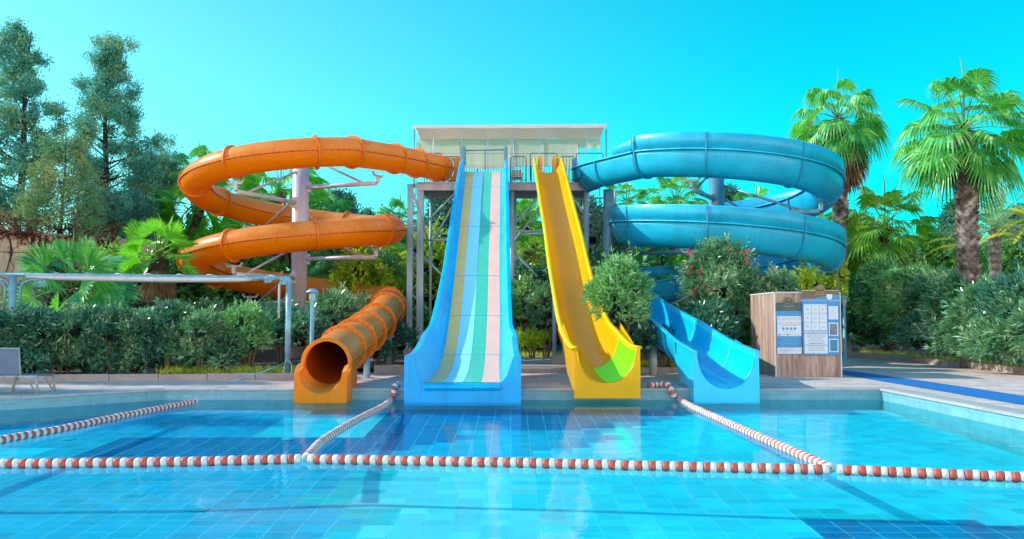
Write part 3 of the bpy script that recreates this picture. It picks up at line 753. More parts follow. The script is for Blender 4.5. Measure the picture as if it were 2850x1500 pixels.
# ------------------------------------------------------------------ striped multi-lane slide
YB = [18.35, 19.2, 20.3, 21.3, 22.3, 23.3, 24.5, 26, 28, 30, 31.8, 32.7, 33.2, 33.9]
ZB = [.17, .20, .36, .60, .98, 1.45, 2.10, 3.05, 4.36, 5.68, 6.74, 7.12, 7.22, 7.24]
_sp = spline(list(zip(YB, ZB)), 6)
def bedz(y): return float(np.interp(y, [p[0] for p in _sp], [p[1] for p in _sp]))
def lx(y): return interp(y, [18.35, 20.2, 22, 24, 33.5], [-1.86, -1.72, -1.70, -1.71, -1.74])   # inner left edge
def rx(y): return interp(y, [18.35, 20.2, 24, 26, 33.5], [-.25, -.29, -.33, -.37, -.45])
def wl(y): return interp(y, [18.35, 21.4, 22.2, 25.4, 33.9], [-2.28, -2.24, -2.12, -2.03, -1.97])
def wr(y): return interp(y, [18.35, 21.4, 22.2, 25.4, 33.9], [.19, .13, .02, -.05, -.17])
def wh(y): return interp(y, [18.35, 21.2, 22.0, 23, 28, 33.4, 33.9], [.58, .54, .48, .48, .48, .48, .5])
striped = thing('multi_lane_slide', 'wide steep straight slide with blue sides and striped lanes', 'water slide', (-1.1, 18.3, 0))
ys = [p[0] for p in _sp]
mb = MB(); rings = []
for y in ys:
    z = bedz(y); a, b, c_, d_ = wl(y), lx(y), rx(y), wr(y); h = wh(y); dz = z - .12
    lipw = .14 if y < 21.3 else .1
    prof = [(a, max(z - .16, -.02 if y > 18.6 else WATER - .05)), (a, z + h - .03), (a + .02, z + h), (a + lipw, z + h), (a + lipw + .03, z + h - .05), (b - .14, z + .14), (b - .06, z + .04), (b, z),
            (c_, z), (c_ + .06, z + .04), (c_ + .14 * (1 if y > 21 else 1), z + .14), (d_ - lipw - .03, z + h - .05), (d_ - lipw, z + h), (d_ - .02, z + h), (d_, z + h - .03), (d_, max(z - .16, -.02 if y > 18.6 else WATER - .05))]
    if y < 21.4: prof[0] = (a, WATER - .05 if y < 18.9 else -.0); prof[-1] = (d_, WATER - .05 if y < 18.9 else 0.0)
    rings.append([(x, y, zz) for x, zz in prof])
mb.loft(rings, closed=True, smooth=False)
hull = mb.build('slide_hull', M['blue_glass'], striped)
# front plate closing the run-out
mb = MB(); r = rings[0]; y = 18.33
top = [(x, y, z) for x, _, z in r[1:-1]]
n = len(top); V = top + [(x, y, WATER - .06) for x, _, z in top]; V = [(x, yy, z) for x, yy, z in V]
mb.add(V, [(k, k + 1, n + k + 1, n + k) for k in range(n - 1)], False)
x0, x1 = lx(18.35), rx(18.35)
mb.loft([[(x0, 18.34, .17), (x1, 18.34, .17)], [(x0, 18.27, .14), (x1, 18.27, .14)], [(x0, 18.25, .06), (x1, 18.25, .06)], [(x0, 18.32, .0), (x1, 18.32, .0)]], closed=False)
mb.build('front_plate', M['blue_glass'], striped)
for k, (m_, fa, fb) in enumerate((('lane_sand', 0.0, .22), ('lane_white', .22, .50), ('lane_mint', .50, .74), ('lane_peach', .74, 1.0))):
    mb = MB(); rings2 = []
    for y in ys:
        z = bedz(y); a, c_ = lx(y), rx(y); q0 = a + (c_ - a) * fa + .004; q1 = a + (c_ - a) * fb - .004
        rings2.append([(q0, y, z + .003), (q0, y, z + .009), (q1, y, z + .009), (q1, y, z + .003)])
    mb.loft(rings2, closed=True, smooth=False)
    o = mb.build('lane', M[m_], striped); o['label'] = ['sand coloured lane', 'white lane', 'mint green lane', 'peach coloured lane'][k]
for y in (21.4, 23.6, 25.6, 28.3, 31.0):   # joints between moulded sections
    mb = MB(); z = bedz(y) + .010; z2 = bedz(y + .02) + .010
    mb.add([(lx(y), y, z), (rx(y), y, z), (rx(y), y + .02, z2), (lx(y), y + .02, z2)], [(0, 1, 2, 3)]); mb.build('section_joint', M['blue_rib'], striped)
for xx in (-1.88, -.24):   # uprights at the top and the grab bar
    mb = MB(); mb.box(xx - .07, xx + .07, 33.3, 33.7, 7.6, 8.2); mb.box(xx - .045, xx + .045, 33.36, 33.6, 8.2, 8.28)
    mb.build('top_upright', M['blue_post'], striped, bevel=.03)
mb = MB(); mb.tube([(-1.85, 33.45, 8.12), (-.26, 33.45, 8.15)], .025, 8); mb.tube([(-1.05, 33.45, 8.13), (-1.05, 33.45, 7.35)], .02, 8); mb.build('grab_bar', M['rail_dark'], striped)
# truss legs under the slide
for (x, y) in ((-1.7, 29.5), (-.35, 29.5), (-1.7, 25.5), (-.35, 25.5)):
    zt = bedz(y) - .15; mb = MB(); mb.tube([(x, y, 0), (x, y, zt)], .07, 10); mb.build('support_leg', M['galv'], striped)

# ------------------------------------------------------------------ yellow slide
YY = [18.40, 18.9, 19.7, 20.6, 21.6, 22.6, 23.6, 25, 27, 29.5, 31.8, 32.7, 33.3, 34.0]
YZ = [.16, .14, .22, .42, .74, 1.18, 1.72, 2.52, 3.75, 5.22, 6.55, 7.05, 7.22, 7.27]
YX = [2.02, 1.99, 1.93, 1.86, 1.80, 1.76, 1.72, 1.66, 1.60, 1.50, 1.42, 1.39, 1.38, 1.37]
YW = [.63, .63, .62, .60, .57, .55, .53, .52, .51, .50, .49, .48, .47, .47]
YD = [.76, .78, .80, .80, .72, .64, .58, .55, .52, .50, .50, .52, .56, .62]
yp = spline([(x, y, z + d_, w_, d_) for x, y, z, w_, d_ in zip(YX, YY, YZ, YW, YD)], 5)[::-1]   # rim height path, travelling down
FRY = frames([p for p in yp])
yellow = thing('open_slide', 'steep straight open yellow slide ending in a sunlit patch coloured lime green', 'water slide', (2.0, 18.4, 0))
def flume(mb, FR, W_, D_, o0, o1, i0=0, i1=None):
    rings = []
    for f, w_, d_ in list(zip(FR, W_, D_))[i0:i1]:
        inn = U_prof(w_, d_, o0); out = U_prof(w_, d_, o1)[::-1]
        rings.append(to_world(f, inn + out))
    mb.loft(rings, closed=True, caps=True)
Wy = [p[3] for p in yp]; Dy = [p[4] for p in yp]
mb = MB(); flume(mb, FRY, Wy, Dy, 0, .03); mb.build('trough', M['yellow_glass'], yellow)
for sg in (-1, 1):
    mb = MB(); rings = []
    for f, w_ in zip(FRY, Wy):
        p, t, s, u = f; e = .11 if p.y > 21 else .13
        rings.append([p + s * sg * (w_ - .012) + u * .0, p + s * sg * (w_ + .02) + u * .03, p + s * sg * (w_ + e - .02) + u * .025, p + s * sg * (w_ + e) - u * .02, p + s * sg * (w_ + e - .02) - u * .05, p + s * sg * (w_ + .03) - u * .04])
    mb.loft(rings, caps=True); mb.build('rim', M['yellow_edge'], yellow)
# bolted joints visible outside
def rib(FR, W_, D_, i, m, parent, wdt=.05, o0=.025, o1=.10, name='flange_rib'):
    p, t, s, u = FR[i]; mb = MB(); rings = []
    for dz in (-wdt / 2, wdt / 2):
        inn = [p + t * dz + s * a + u * b for a, b in U_prof(W_[i], D_[i], o0)]; out = [p + t * dz + s * a + u * b for a, b in U_prof(W_[i], D_[i], o1)]
        rings.append((inn, out))
    n = len(rings[0][0])
    mb.loft([[rings[0][0][k], rings[0][1][k], rings[1][1][k], rings[1][0][k]] for k in range(n)], smooth=False, caps=True)
    return mb.build(name, m, parent)
for Y in (31.3, 28.2, 25.4, 22.8, 21.3):
    i = find(yp, lambda q: abs(q[1] - Y)); rib(FRY, Wy, Dy, i, M['orange_flange'], yellow)
    p, t, s, u = FRY[i]; mb = MB(); pr = U_prof(Wy[i], Dy[i], -.003)   # inner seam line
    mb.loft([[p + s * a + u * b for a, b in pr], [p + t * .015 + s * a + u * b for a, b in pr]], closed=False); mb.build('section_joint', M['yellow_edge'], yellow)
# run-out foot
def foot(parent, cx, y, hw, hwo, ztop, dep, zb, m, back, name='exit_foot', pw=.92):
    mb = MB(); U = [(cx + a, y, ztop + b) for a, b in U_prof(hw, dep, 0, pw=pw)]; n = len(U)
    bot = [(cx - hwo + 2 * hwo * k / (n - 1), y, zb) for k in range(n)]
    mb.add(U + bot + [(cx - hwo, y, ztop + .015), (cx + hwo, y, ztop + .015)], [(k, n + k, n + k + 1, k + 1) for k in range(n - 1)] + [(0, 2 * n, n), (n - 1, 2 * n - 1, 2 * n + 1)], False)
    for sg in (-1, 1):
        x = cx + sg * hwo; V = [(x, y, zb), (x, y, ztop + .015)] + [(x + dx, yy, zz) for dx, yy, zz in back] + [(x, FAR - .06, .02), (x, FAR - .06, zb)]
        mb.add(V, [tuple(range(len(V)))], False)
    return mb.build(name, m, parent)
foot(yellow, 2.02, 18.38, .63, .70, .92, .76, -.16, M['yellow_glass'], [(0, 19.2, .95), (-.04, 20.2, 1.2), (-.08, 21.0, 1.42), (-.08, 21.2, 1.0), (-.04, 20.2, .30), (0, 19.2, .03)])
# sunlit patch on the run-out wall, put in as a lime coloured sheet
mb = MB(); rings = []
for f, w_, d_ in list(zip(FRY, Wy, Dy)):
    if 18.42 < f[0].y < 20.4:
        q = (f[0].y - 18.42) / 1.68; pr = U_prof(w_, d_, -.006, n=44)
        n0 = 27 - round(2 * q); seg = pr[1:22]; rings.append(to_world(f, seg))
mb.loft(rings, closed=False); mb.build('painted_sun_patch', M['lime_sunlight'], yellow)
for (x, y) in ((1.5, 30.6), (1.62, 26.6)):
    zt = interp(y, YY, YZ) - .16; mb = MB(); mb.tube([(x, y, 0), (x, y, zt)], .08, 10); mb.build('support_leg', M['galv'], yellow)
mb = MB(); mb.box(1.05, 1.2, 33.6, 34.5, 6.98, 7.95); mb.box(1.62, 1.78, 33.6, 34.5, 6.98, 7.95); mb.build('entry_box', M['yellow_glass'], yellow, bevel=.04)

# ------------------------------------------------------------------ BLUE OPEN FLUME
C2 = Vector((7.9, 32.0)); R2 = 3.62
def h2(th): return 6.98 - 2.43 * (th + 90) / 360
pts = [(2.95, 34.3, 7.50), (3.1, 33.4, 7.46), (3.45, 32.3, 7.40)]
c2 = [(C2.x + R2 * math.cos(R(a)), C2.y + R2 * math.sin(R(a)), h2(a)) for a in range(-150, 541, 3)]
hd = spline(pts + [c2[0], c2[2]], 8)[:-8]
ex2 = spline([c2[-3], c2[-1], (4.26, 29.6, 2.42), (4.32, 26.5, 1.92), (4.40, 23, 1.45), (4.48, 20.4, 1.04), (4.56, 18.9, .86), (4.57, 18.5, .83)], 8)[8:]
bp_ = [tuple(p) for p in hd] + c2 + [tuple(p) for p in ex2]
FRB = frames(bp_); nb = len(bp_)
Wb = []; Db = []
for p in FRB:
    y = p[0].y; inexit = p[0].x < 5 and p[0].z < 2.72 and True
    w_ = interp(y, [18.4, 20, 23, 28], [.62, .60, .56, .52]) if inexit else .52
    d_ = interp(y, [18.4, 23, 28], [.80, .84, .84]) if inexit else .84
    Wb.append(w_); Db.append(d_)
flume_o = thing('spiral_slide', 'large blue open spiral slide with high outer walls on one pole', 'water slide', (7.64, 32, 0))
xi = len(hd) + len(c2) - 4
mb = MB(); flume(mb, FRB, Wb, Db, 0, .03, 0, xi); mb.build('trough', M['blue_flume'], flume_o)
mb = MB(); flume(mb, FRB, Wb, Db, 0, .03, xi - 1); mb.build('exit_trough', M['blue_bright'], flume_o)
for sg in (-1, 1):
    mb = MB(); rings = []
    for f, w_ in zip(FRB, Wb):
        p, t, s, u = f
        rings.append([p + s * sg * (w_ - .015), p + s * sg * (w_) + u * .02, p + s * sg * (w_ + .10) + u * .02, p + s * sg * (w_ + .11) - u * .01, p + s * sg * (w_ + .10) - u * .03, p + s * sg * (w_ + .03) - u * .03])
    mb.loft(rings[:xi], caps=True); mb.build('rim', M['blue_flume'], flume_o)
    mb = MB(); mb.loft(rings[xi - 1:], caps=True); mb.build('rim', M['blue_bright'], flume_o)
# high outer wall
i0 = len(hd) - 5; i1 = len(hd) + len(c2) + 4
HW = .55
def wallp(f, w_, h, q0=.0, q1=.03):
    p, t, s, u = f; up = Vector((0, 0, 1))
    return [p + s * (w_ + q0 + .03) + up * .01, p + s * (w_ + q0 + .05) + up * h * .6, p + s * (w_ + q0 + .02) + up * h, p + s * (w_ + q0 + .06) + up * (h + .015), p + s * (w_ + q1 + .055) + up * h * .97, p + s * (w_ + q1 + .05) + up * h * .6, p + s * (w_ + q1 + .03) + up * .01]
mb = MB(); rings = []
for i in range(i0, i1):
    h = HW * min(1, .55 + (i - i0) * .08) * min(1, .3 + (i1 - i) * .1); rings.append(wallp(FRB[i], Wb[i], h))
mb.loft(rings, caps=True); ow = mb.build('outer_wall', M['blue_flume'], flume_o)
ribs = [4, 10, 17, 24]
for k in range(0, 16):
    a = -157 + 45 * k + 0
    if a < -140: continue
    if a > 535: break
    ribs.append(len(hd) + round((a + 150) / 3))
for i in ribs:
    if 0 <= i < nb: rib(FRB, Wb, Db, i, M['blue_rib'], flume_o, wdt=.06, o1=.085)
    if i0 < i < i1:
        f = FRB[i]; h = HW; p, t, s, u = f; mb = MB(); rr = []
        for dz in (-.03, .03):
            ff = (p + t * dz, t, s, u); rr.append([ff[0] + s * (Wb[i] + .05) + Vector((0, 0, .02)), ff[0] + s * (Wb[i] + .125) + Vector((0, 0, .02)), ff[0] + s * (Wb[i] + .13) + Vector((0, 0, h * .6)), ff[0] + s * (Wb[i] + .095) + Vector((0, 0, h)), ff[0] + s * (Wb[i] + .04) + Vector((0, 0, h))])
        mb.loft([[a_, b_] for a_, b_ in zip(rr[0], rr[1])] + [[rr[0][0], rr[1][0]]], closed=False, smooth=False)
        mb.add(rr[0], [tuple(range(5))]); mb.add(rr[1], [tuple(range(5))]); mb.build('wall_rib', M['blue_rib'], flume_o)
for Y in (29.0, 25.8, 23.4, 21.6, 20.2):
    i = len(hd) + len(c2) + min(range(len(ex2)), key=lambda j: abs(ex2[j][1] - Y)); rib(FRB, Wb, Db, i, M['blue_rib'], flume_o, wdt=.05, o1=.11)
    p, t, s, u = FRB[i]; pr = U_prof(Wb[i], Db[i], -.003); mb = MB()
    mb.loft([[p + s * a + u * b for a, b in pr], [p + t * .02 + s * a + u * b for a, b in pr]], closed=False); mb.build('section_joint', M['lane_white'], flume_o)
foot(flume_o, 4.57, 18.48, .62, .70, .83, .80, WATER - .03, M['blue_bright'], [(0, 19.2, .88), (-.06, 20.2, 1.04), (-.06, 20.4, .7), (-.05, 19.8, .12), (0, 19.3, .03)])
pole(flume_o, 7.64, 32, .29, 7.5, M['blue_post'])
for a in (-122, 30, 160, 238, 390, -30, 520):
    th_ = R(a); rr = R2 - .15; tip = Vector((C2.x + rr * math.cos(th_), C2.y + rr * math.sin(th_), h2(a) - 1.22)); arm(flume_o, tip, 7.64, 32, .29, M['pipe_blue'])
mb = MB(); mb.tube([(3.72, 33.0, 0), (3.72, 33.0, 6.5)], .2, 20); mb.build('support_pole', M['pipe_blue'], flume_o)
for (x, y) in ((3.85, 23.6), ):
    mb = MB(); mb.tube([(x, y, 0), (x, y, .75)], .1, 12); mb.bar((x - .2, y, .75), (x + .7, y, .75), .09); mb.build('ground_post', M['steel_white'], flume_o)
# curved entry side
mb = MB(); rings = []
for k, (y, h) in enumerate(((34.5, .95), (34.1, .95), (33.8, .9), (33.5, .6), (33.2, .3), (32.9, .12))):
    rings.append([(2.42 + k * .03, y, 6.96), (2.42 + k * .03, y, 6.98 + h), (2.5 + k * .03, y, 6.98 + h), (2.5 + k * .03, y, 6.96)])
mb.loft(rings, caps=True); mb.build('entry_side', M['blue_glass'], flume_o)
# ------------------------------------------------------------------ slide platform
plat = thing('slide_platform', 'raised steel platform with cream canvas canopy above all four slides', 'platform', (0, 35, 0))
mb = MB(); mb.box(-3.75, 3.2, 33.75, 36.2, 6.86, 6.93); mb.build('platform_floor', M['galv'], plat)
for y in (33.82, 36.1):
    mb = MB(); mb.box(-3.75, 3.2, y - .05, y + .05, 6.60, 6.857); mb.build('edge_beam', M['galv_pink'], plat)
mb = MB()
for x in (-3.6, -2.4, -1.2, 0, 1.2, 2.4, 3.1): mb.box(x - .04, x + .04, 33.88, 36.04, 6.64, 6.855)
mb.build('cross_beam', M['galv'], plat)
cols_ = [(-4.02, 33.9, .11), (-3.62, 33.95, .13), (-3.42, 36.1, .06), (.0, 33.95, .1), (.12, 36.1, .08), (2.95, 34.0, .1), (3.05, 36.1, .08)]
for x, y, r in cols_:
    mb = MB(); zt = 6.6 if x > -4 else 6.75
    mb.box(x - r, x + r, y - r, y + r, .1, zt) if r > .1 else mb.tube([(x, y, .1), (x, y, zt)], r, 12)
    o = mb.build('column', M['galv'], plat)
    mb = MB(); mb.box(x - .22, x + .22, y - .2, y + .2, .1, .42); mb.build('footing', M['concrete'], o)
mb = MB(); z = .5; k = 0     # lattice between the twin columns
while z < 6.3:
    a, b = ((-4.0, 33.92), (-3.64, 33.92)) if k % 2 else ((-3.64, 33.92), (-4.0, 33.92))
    mb.tube([(a[0], a[1], z), (b[0], b[1], z + .42)], .022, 6); z += .42; k += 1
mb.build('lattice', M['steel_white'], plat)
mb = MB(); mb.bar((-4.15, 33.9, 6.8), (-3.4, 33.9, 6.8), .14); mb.build('bearing_beam', M['galv'], plat)
for a, b in (((-3.42, 36.1, 5.1), (-1.9, 36.1, 5.1)), ((-3.6, 33.95, 4.65), (-1.9, 33.95, 4.65)), ((0, 33.95, 5.0), (1.3, 33.95, 5.0)), ((.12, 36.1, 5.1), (2.9, 36.1, 5.1)),
             ((-3.9, 33.8, 6.5), (-3.3, 33.8, 4.6)), ((-3.42, 36.05, 4.6), (-2.3, 36.05, 6.6)), ((-3.45, 34.0, 5.3), (-2.1, 34.0, 6.7)), ((-3.5, 34.0, 4.0), (-2.1, 34.0, 2.6)),
             ((.05, 34.0, 5.2), (1.2, 34.0, 6.6)), ((.1, 36.0, 4.8), (1.5, 36.0, 6.6)), ((.05, 34.0, 4.2), (1.0, 34.0, 3.2)), ((2.2, 34.0, 6.7), (3.1, 34.0, 5.3)), ((3.1, 36, 6.6), (3.7, 36, 5.2))):
    mb = MB(); mb.tube([a, b], .045, 8); mb.build('brace', M['galv'], plat)
# railings
def rail_panel(name, x0, x1, y, z0, z1, m, step=.11, r=.012, arch=False, parent=plat):
    mb = MB()
    if arch: mb.tube([(x0, y, z0), (x0, y, z1 - .06), (x0 + .06, y, z1), (x1 - .06, y, z1), (x1, y, z1 - .06), (x1, y, z0)], r * 1.6, 8)
    else:
        mb.tube([(x0, y, z1), (x1, y, z1)], r * 1.6, 6); mb.tube([(x0, y, z0), (x0, y, z1)], r * 1.6, 6); mb.tube([(x1, y, z0), (x1, y, z1)], r * 1.6, 6)
    mb.tube([(x0, y, z0 + .08), (x1, y, z0 + .08)], r * 1.3, 6)
    n = int((x1 - x0) / step)
    for k in range(1, n): 
        x = x0 + (x1 - x0) * k / n; mb.tube([(x, y, z0 + .08), (x, y, z1)], r, 5, cap=False)
    return mb.build(name, m, parent)
x = -3.7
while x < 3.0: rail_panel('railing_panel', x, x + 1.1, 36.15, 6.93, 8.0, M['rail_dark']); x += 1.13
for a, b in ((-2.72, -2.05), (-.06, .56), (1.92, 2.5)): rail_panel('gate', a, b, 33.8, 6.93, 7.95, M['rail_dark'], arch=True)
for a, b in ((-3.35, -2.78), (.72, 1.78), (2.55, 3.6)):
    mb = MB(); mb.tube([(a, 33.75, 7.0), (a, 33.75, 8.02), (a + .05, 33.75, 8.07), (b - .05, 33.75, 8.07), (b, 33.75, 8.02), (b, 33.75, 7.0)], .022, 8); mb.build('entry_hoop', M['rail_dark'], plat)
# canopy
posts = [(-3.86, 33.7), (-3.1, 33.7), (-2.0, 33.7), (-.95, 33.7), (.0, 33.7), (1.05, 33.7), (2.95, 33.7), (3.72, 33.7), (-4.05, 36.1), (-2.2, 36.1), (.1, 36.1), (1.35, 36.1), (2.8, 36.1), (3.7, 36.1)]
for x, y in posts:
    mb = MB(); z0 = 6.93 if -3.7 < x < 3.15 else 6.7
    mb.tube([(x, y, z0), (x, y, 9.02)], .022, 8); mb.build('canopy_post', M['rail_dark'] if y < 34 and abs(x) > 3.5 else M['galv'], plat)
def sag(x, q): return -.05 * math.sin(PI * (x + 4) / 1.9) ** 2 * q + .008 * (x + 4)
n = 36; mb = MB(); rings = []
for k in range(n + 1):
    x = -3.92 + 7.66 * k / n; s_ = sag(x, 1)
    rings.append([(x, 33.62, 9.05 + s_ * .3), (x, 33.6, 9.17 + .008 * x), (x, 33.65, 9.19 + .008 * x), (x, 34.8, 9.24 + s_), (x, 36.15, 9.15 + s_)])
mb.loft(rings, closed=False); cn = mb.build('canopy_roof', M['canvas_white'], plat)
mb = MB(); mb.loft([[(q[0][0], 33.66, q[0][2] + .1)] + [(a, b, c - .02) for a, b, c in q[3:]] for q in rings], closed=False); mb.build('canopy_lining', M['canvas'], plat)
rr = random.Random(3); mb = MB(); rings = []
for k in range(60):
    x = -3.98 + 6.75 * k / 59; w1 = .02 * math.sin(k * .55) + .012 * math.sin(k * 1.7); lo = 7.92 + (.07 * math.sin(x * 1.3)) + (.16 if x > 2.55 else 0)
    rings.append([(x, 36.08 + w1 * q * (1 - .5 * q), 9.14 + (lo - 9.14) * q) for q in (0, .2, .4, .6, .8, 1)])
mb.loft(rings, closed=False); mb.build('canopy_curtain', M['canvas'], plat)
mb = MB(); rings = []
for k in range(14):
    x = 2.77 + .97 * k / 13; rings.append([(x, 36.08 + .015 * math.sin(k), 9.16 - .42 * q) for q in (0, .5, 1)])
mb.loft(rings, closed=False); mb.build('canopy_curtain', M['canvas'], plat)
mb = MB(); mb.tube([(-3.98, 36.04, 8.52), (2.78, 36.04, 8.5)], .012, 6); mb.build('curtain_cord', M['galv'], plat)
# stairs going up behind, right
mb = MB()
for k in range(16): mb.box(3.4 + k * .02, 4.3, 36.6 + k * .26, 36.86 + k * .26, 6.7 - k * .36, 6.74 - k * .36)
mb.bar((3.4, 36.5, 6.7), (3.75, 40.8, .9), .06, .2); mb.bar((4.3, 36.5, 6.7), (4.3, 40.8, .9), .06, .2)
mb.build('staircase', M['galv'], plat)
for k in range(3):
    x = 4.4; mb = MB(); y = 36.6 + k * .9; z = 6.0 - k * 1.2; mb.tube([(x, y, z), (x, y, z + 1.0), (x + .1, y + .3, z + 1.1), (x, y + .9, z - .1)], .03, 6); mb.build('stair_rail', M['steel_white'], plat)
# coral chair on the platform
ch = thing('chair', 'small coral plastic armchair on the platform left of the yellow slide top', 'chair', (.19, 34.6, 6.93))
def chair_part(nm, boxes):
    mb = MB(); 
    for b in boxes: mb.box(*b)
    mb.build(nm, M['chair_coral'], ch, bevel=.01)
x0, y0, z0 = .19, 34.5, 6.93
chair_part('seat', [(x0 - .22, x0 + .22, y0 - .2, y0 + .22, z0 + .26, z0 + .30)])
for sx_ in (-1, 1):
    for sy_ in (-1, 1): chair_part('leg', [(x0 + sx_ * .2 - .02, x0 + sx_ * .2 + .02, y0 + sy_ * .18 - .02, y0 + sy_ * .18 + .02, z0, z0 + .26)])
    chair_part('armrest', [(x0 + sx_ * .25 - .03, x0 + sx_ * .25 + .03, y0 - .18, y0 + .2, z0 + .42, z0 + .45), (x0 + sx_ * .25 - .015, x0 + sx_ * .25 + .015, y0 - .16, y0 - .12, z0 + .28, z0 + .42)])
mb = MB()
for k in range(4): mb.box(x0 - .23 + .012 * k, x0 + .23 - .012 * k, y0 + .22 + k * .02, y0 + .25 + k * .02, z0 + .32 + k * .085, z0 + .38 + k * .085)
for sx_ in (-1, 1): mb.bar((x0 + sx_ * .2, y0 + .235, z0 + .3), (x0 + sx_ * .17, y0 + .31, z0 + .66), .03)
mb.build('backrest', M['chair_coral'], ch)

# ------------------------------------------------------------------ lane ropes
fm = MB(); n = 20
prof = [(.012, -.0385), (.046, -.0385), (.058, -.033), (.063, -.016), (.063, .014), (.058, .031), (.047, .0385), (.012, .0385)]
fm.loft([[(h + .16 * r * math.cos(2 * PI * k / n), r * math.cos(2 * PI * k / n), r * math.sin(2 * PI * k / n)) for k in range(n)] for r, h in prof])
def float_mesh(m):
    me = bpy.data.meshes.new('float'); me.from_pydata(fm.v, [], fm.f); me.materials.append(m)
    me.polygons.foreach_set('use_smooth', [True] * len(me.polygons)); me.update(); return me
FW, FRd = float_mesh(M['float_white']), float_mesh(M['float_red'])
def lane_rope(label, pts, pitch=.0785, limit=100, near_first=True, tail=None):
    """pts: world polyline; floats threaded along it, alternating white and red"""
    root = thing('lane_rope', label, 'lane rope', pts[0])
    P = [Vector(p) for p in spline(pts, 10)]
    mb = MB(); mb.tube(P, .008, 5); 
    if tail: mb.tube(tail, .007, 5)
    mb.build('cord', M['rope_cord'], root)
    L_ = [0]
    for i in range(1, len(P)): L_.append(L_[-1] + (P[i] - P[i - 1]).length)
    tot = L_[-1]; N_ = int(tot / pitch); rr = random.Random(int(tot * 100)); rest = []
    for k in range(N_):
        d = (k + .5) * pitch; i = max(0, min(len(P) - 2, int(np.searchsorted(L_, d)) - 1)); q = (d - L_[i]) / max(1e-6, L_[i + 1] - L_[i])
        c = P[i].lerp(P[i + 1], q); t = (P[i + 1] - P[i]).normalized()
        if t.x < 0: t = -t
        y_ = Vector((-t.y, t.x, 0)).normalized() if abs(t.z) < .98 else Vector((0, 1, 0)); z_ = t.cross(y_).normalized()
        Mx = Matrix((t, y_, z_)).transposed().to_4x4(); Mx.translation = c + Vector((0, 0, rr.uniform(-.003, .003)))
        Mx = Mx @ Matrix.Rotation(rr.uniform(-.5, .5), 4, 'X') @ Matrix.Rotation(rr.uniform(-.12, .12), 4, 'Z')
        if k < limit:
            o = bpy.data.objects.new('float', FW if k % 2 == 0 else FRd); COL.objects.link(o); o.parent = root
            o.matrix_parent_inverse = Matrix.Translation(-root_world(root)); o.matrix_basis = Mx
            o['label'] = 'white float' if k % 2 == 0 else 'red float'
        else: rest.append((Mx, k % 2))
    if rest:
        mb = MB()
        for Mx, c_ in rest:
            mb.cur = c_; mb.add([Mx @ Vector(v) for v in fm.v], fm.f, True)
        o = mb.build('float', None, root, mats=[M['float_white'], M['float_red']]); o['kind'] = 'stuff'
    return root
ZR = WATER + .028
def w2(px, py):   # water surface point under a photo pixel
    lo, hi = 2.0, 60.0
    for _ in range(50):
        m_ = (lo + hi) / 2
        if at(px, py, m_).z > ZR: lo = m_
        else: hi = m_
    p = at(px, py, lo); return (p.x, p.y, ZR)
J1 = w2(840, 1278); J2 = w2(2332, 1308)
lane_rope('red and white lane rope across the foreground, the stretch at the left edge', [w2(838, 1278)[:2] + (ZR,), w2(420, 1287), w2(0, 1291), (w2(0, 1291)[0] - 1.4, w2(0, 1291)[1] - .03, ZR)])
lane_rope('long middle stretch of lane rope between the two foreground joints', [(J1[0] + .09, J1[1], ZR), w2(1130, 1283), w2(1425, 1288), w2(1900, 1299), (J2[0] - .03, J2[1], ZR)])
lane_rope('short lane rope stretch running out of the picture at the right edge', [(J2[0] - .01, J2[1], ZR), w2(2600, 1319), w2(2850, 1329), (w2(2850, 1329)[0] + 1.0, w2(2850, 1329)[1] - .25, ZR)])
e2 = w2(1100, 1098)
lane_rope('lane rope from the striped slide to the front rope, its end draped on the edge', [(J1[0] + .03, J1[1] + .12, ZR), w2(905, 1222), w2(1000, 1165), w2(1072, 1127), (e2[0], e2[1] - .2, ZR), (-2.58, FAR - .09, -.13), (-2.55, FAR + .02, .075), (-2.50, FAR + .35, .07)])
lane_rope('lane rope on the right running back to the pool edge beside the yellow slide', [(J2[0] - .04, J2[1] + .12, ZR), w2(2180, 1245), w2(2040, 1183), w2(1930, 1133), w2(1885, 1108), (3.50, FAR - .14, -.12), (3.42, FAR + .02, .075), (3.22, FAR + .22, .07), (2.98, FAR + .02, .07)])
e4 = w2(545, 1117)
lane_rope('short lane rope at the left, ending in a loose cord tied to the far edge', [e4, w2(380, 1150), w2(180, 1192), w2(0, 1226), (w2(0, 1226)[0] - .1, w2(0, 1226)[1] - 2.5, ZR), (w2(0, 1226)[0] - .2, w2(0, 1226)[1] - 4, ZR)],
          tail=[e4, (e4[0] + .15, e4[1] + .1, WATER + .1), (-6.45, FAR + .02, .03), (-6.3, FAR + .3, .015)])

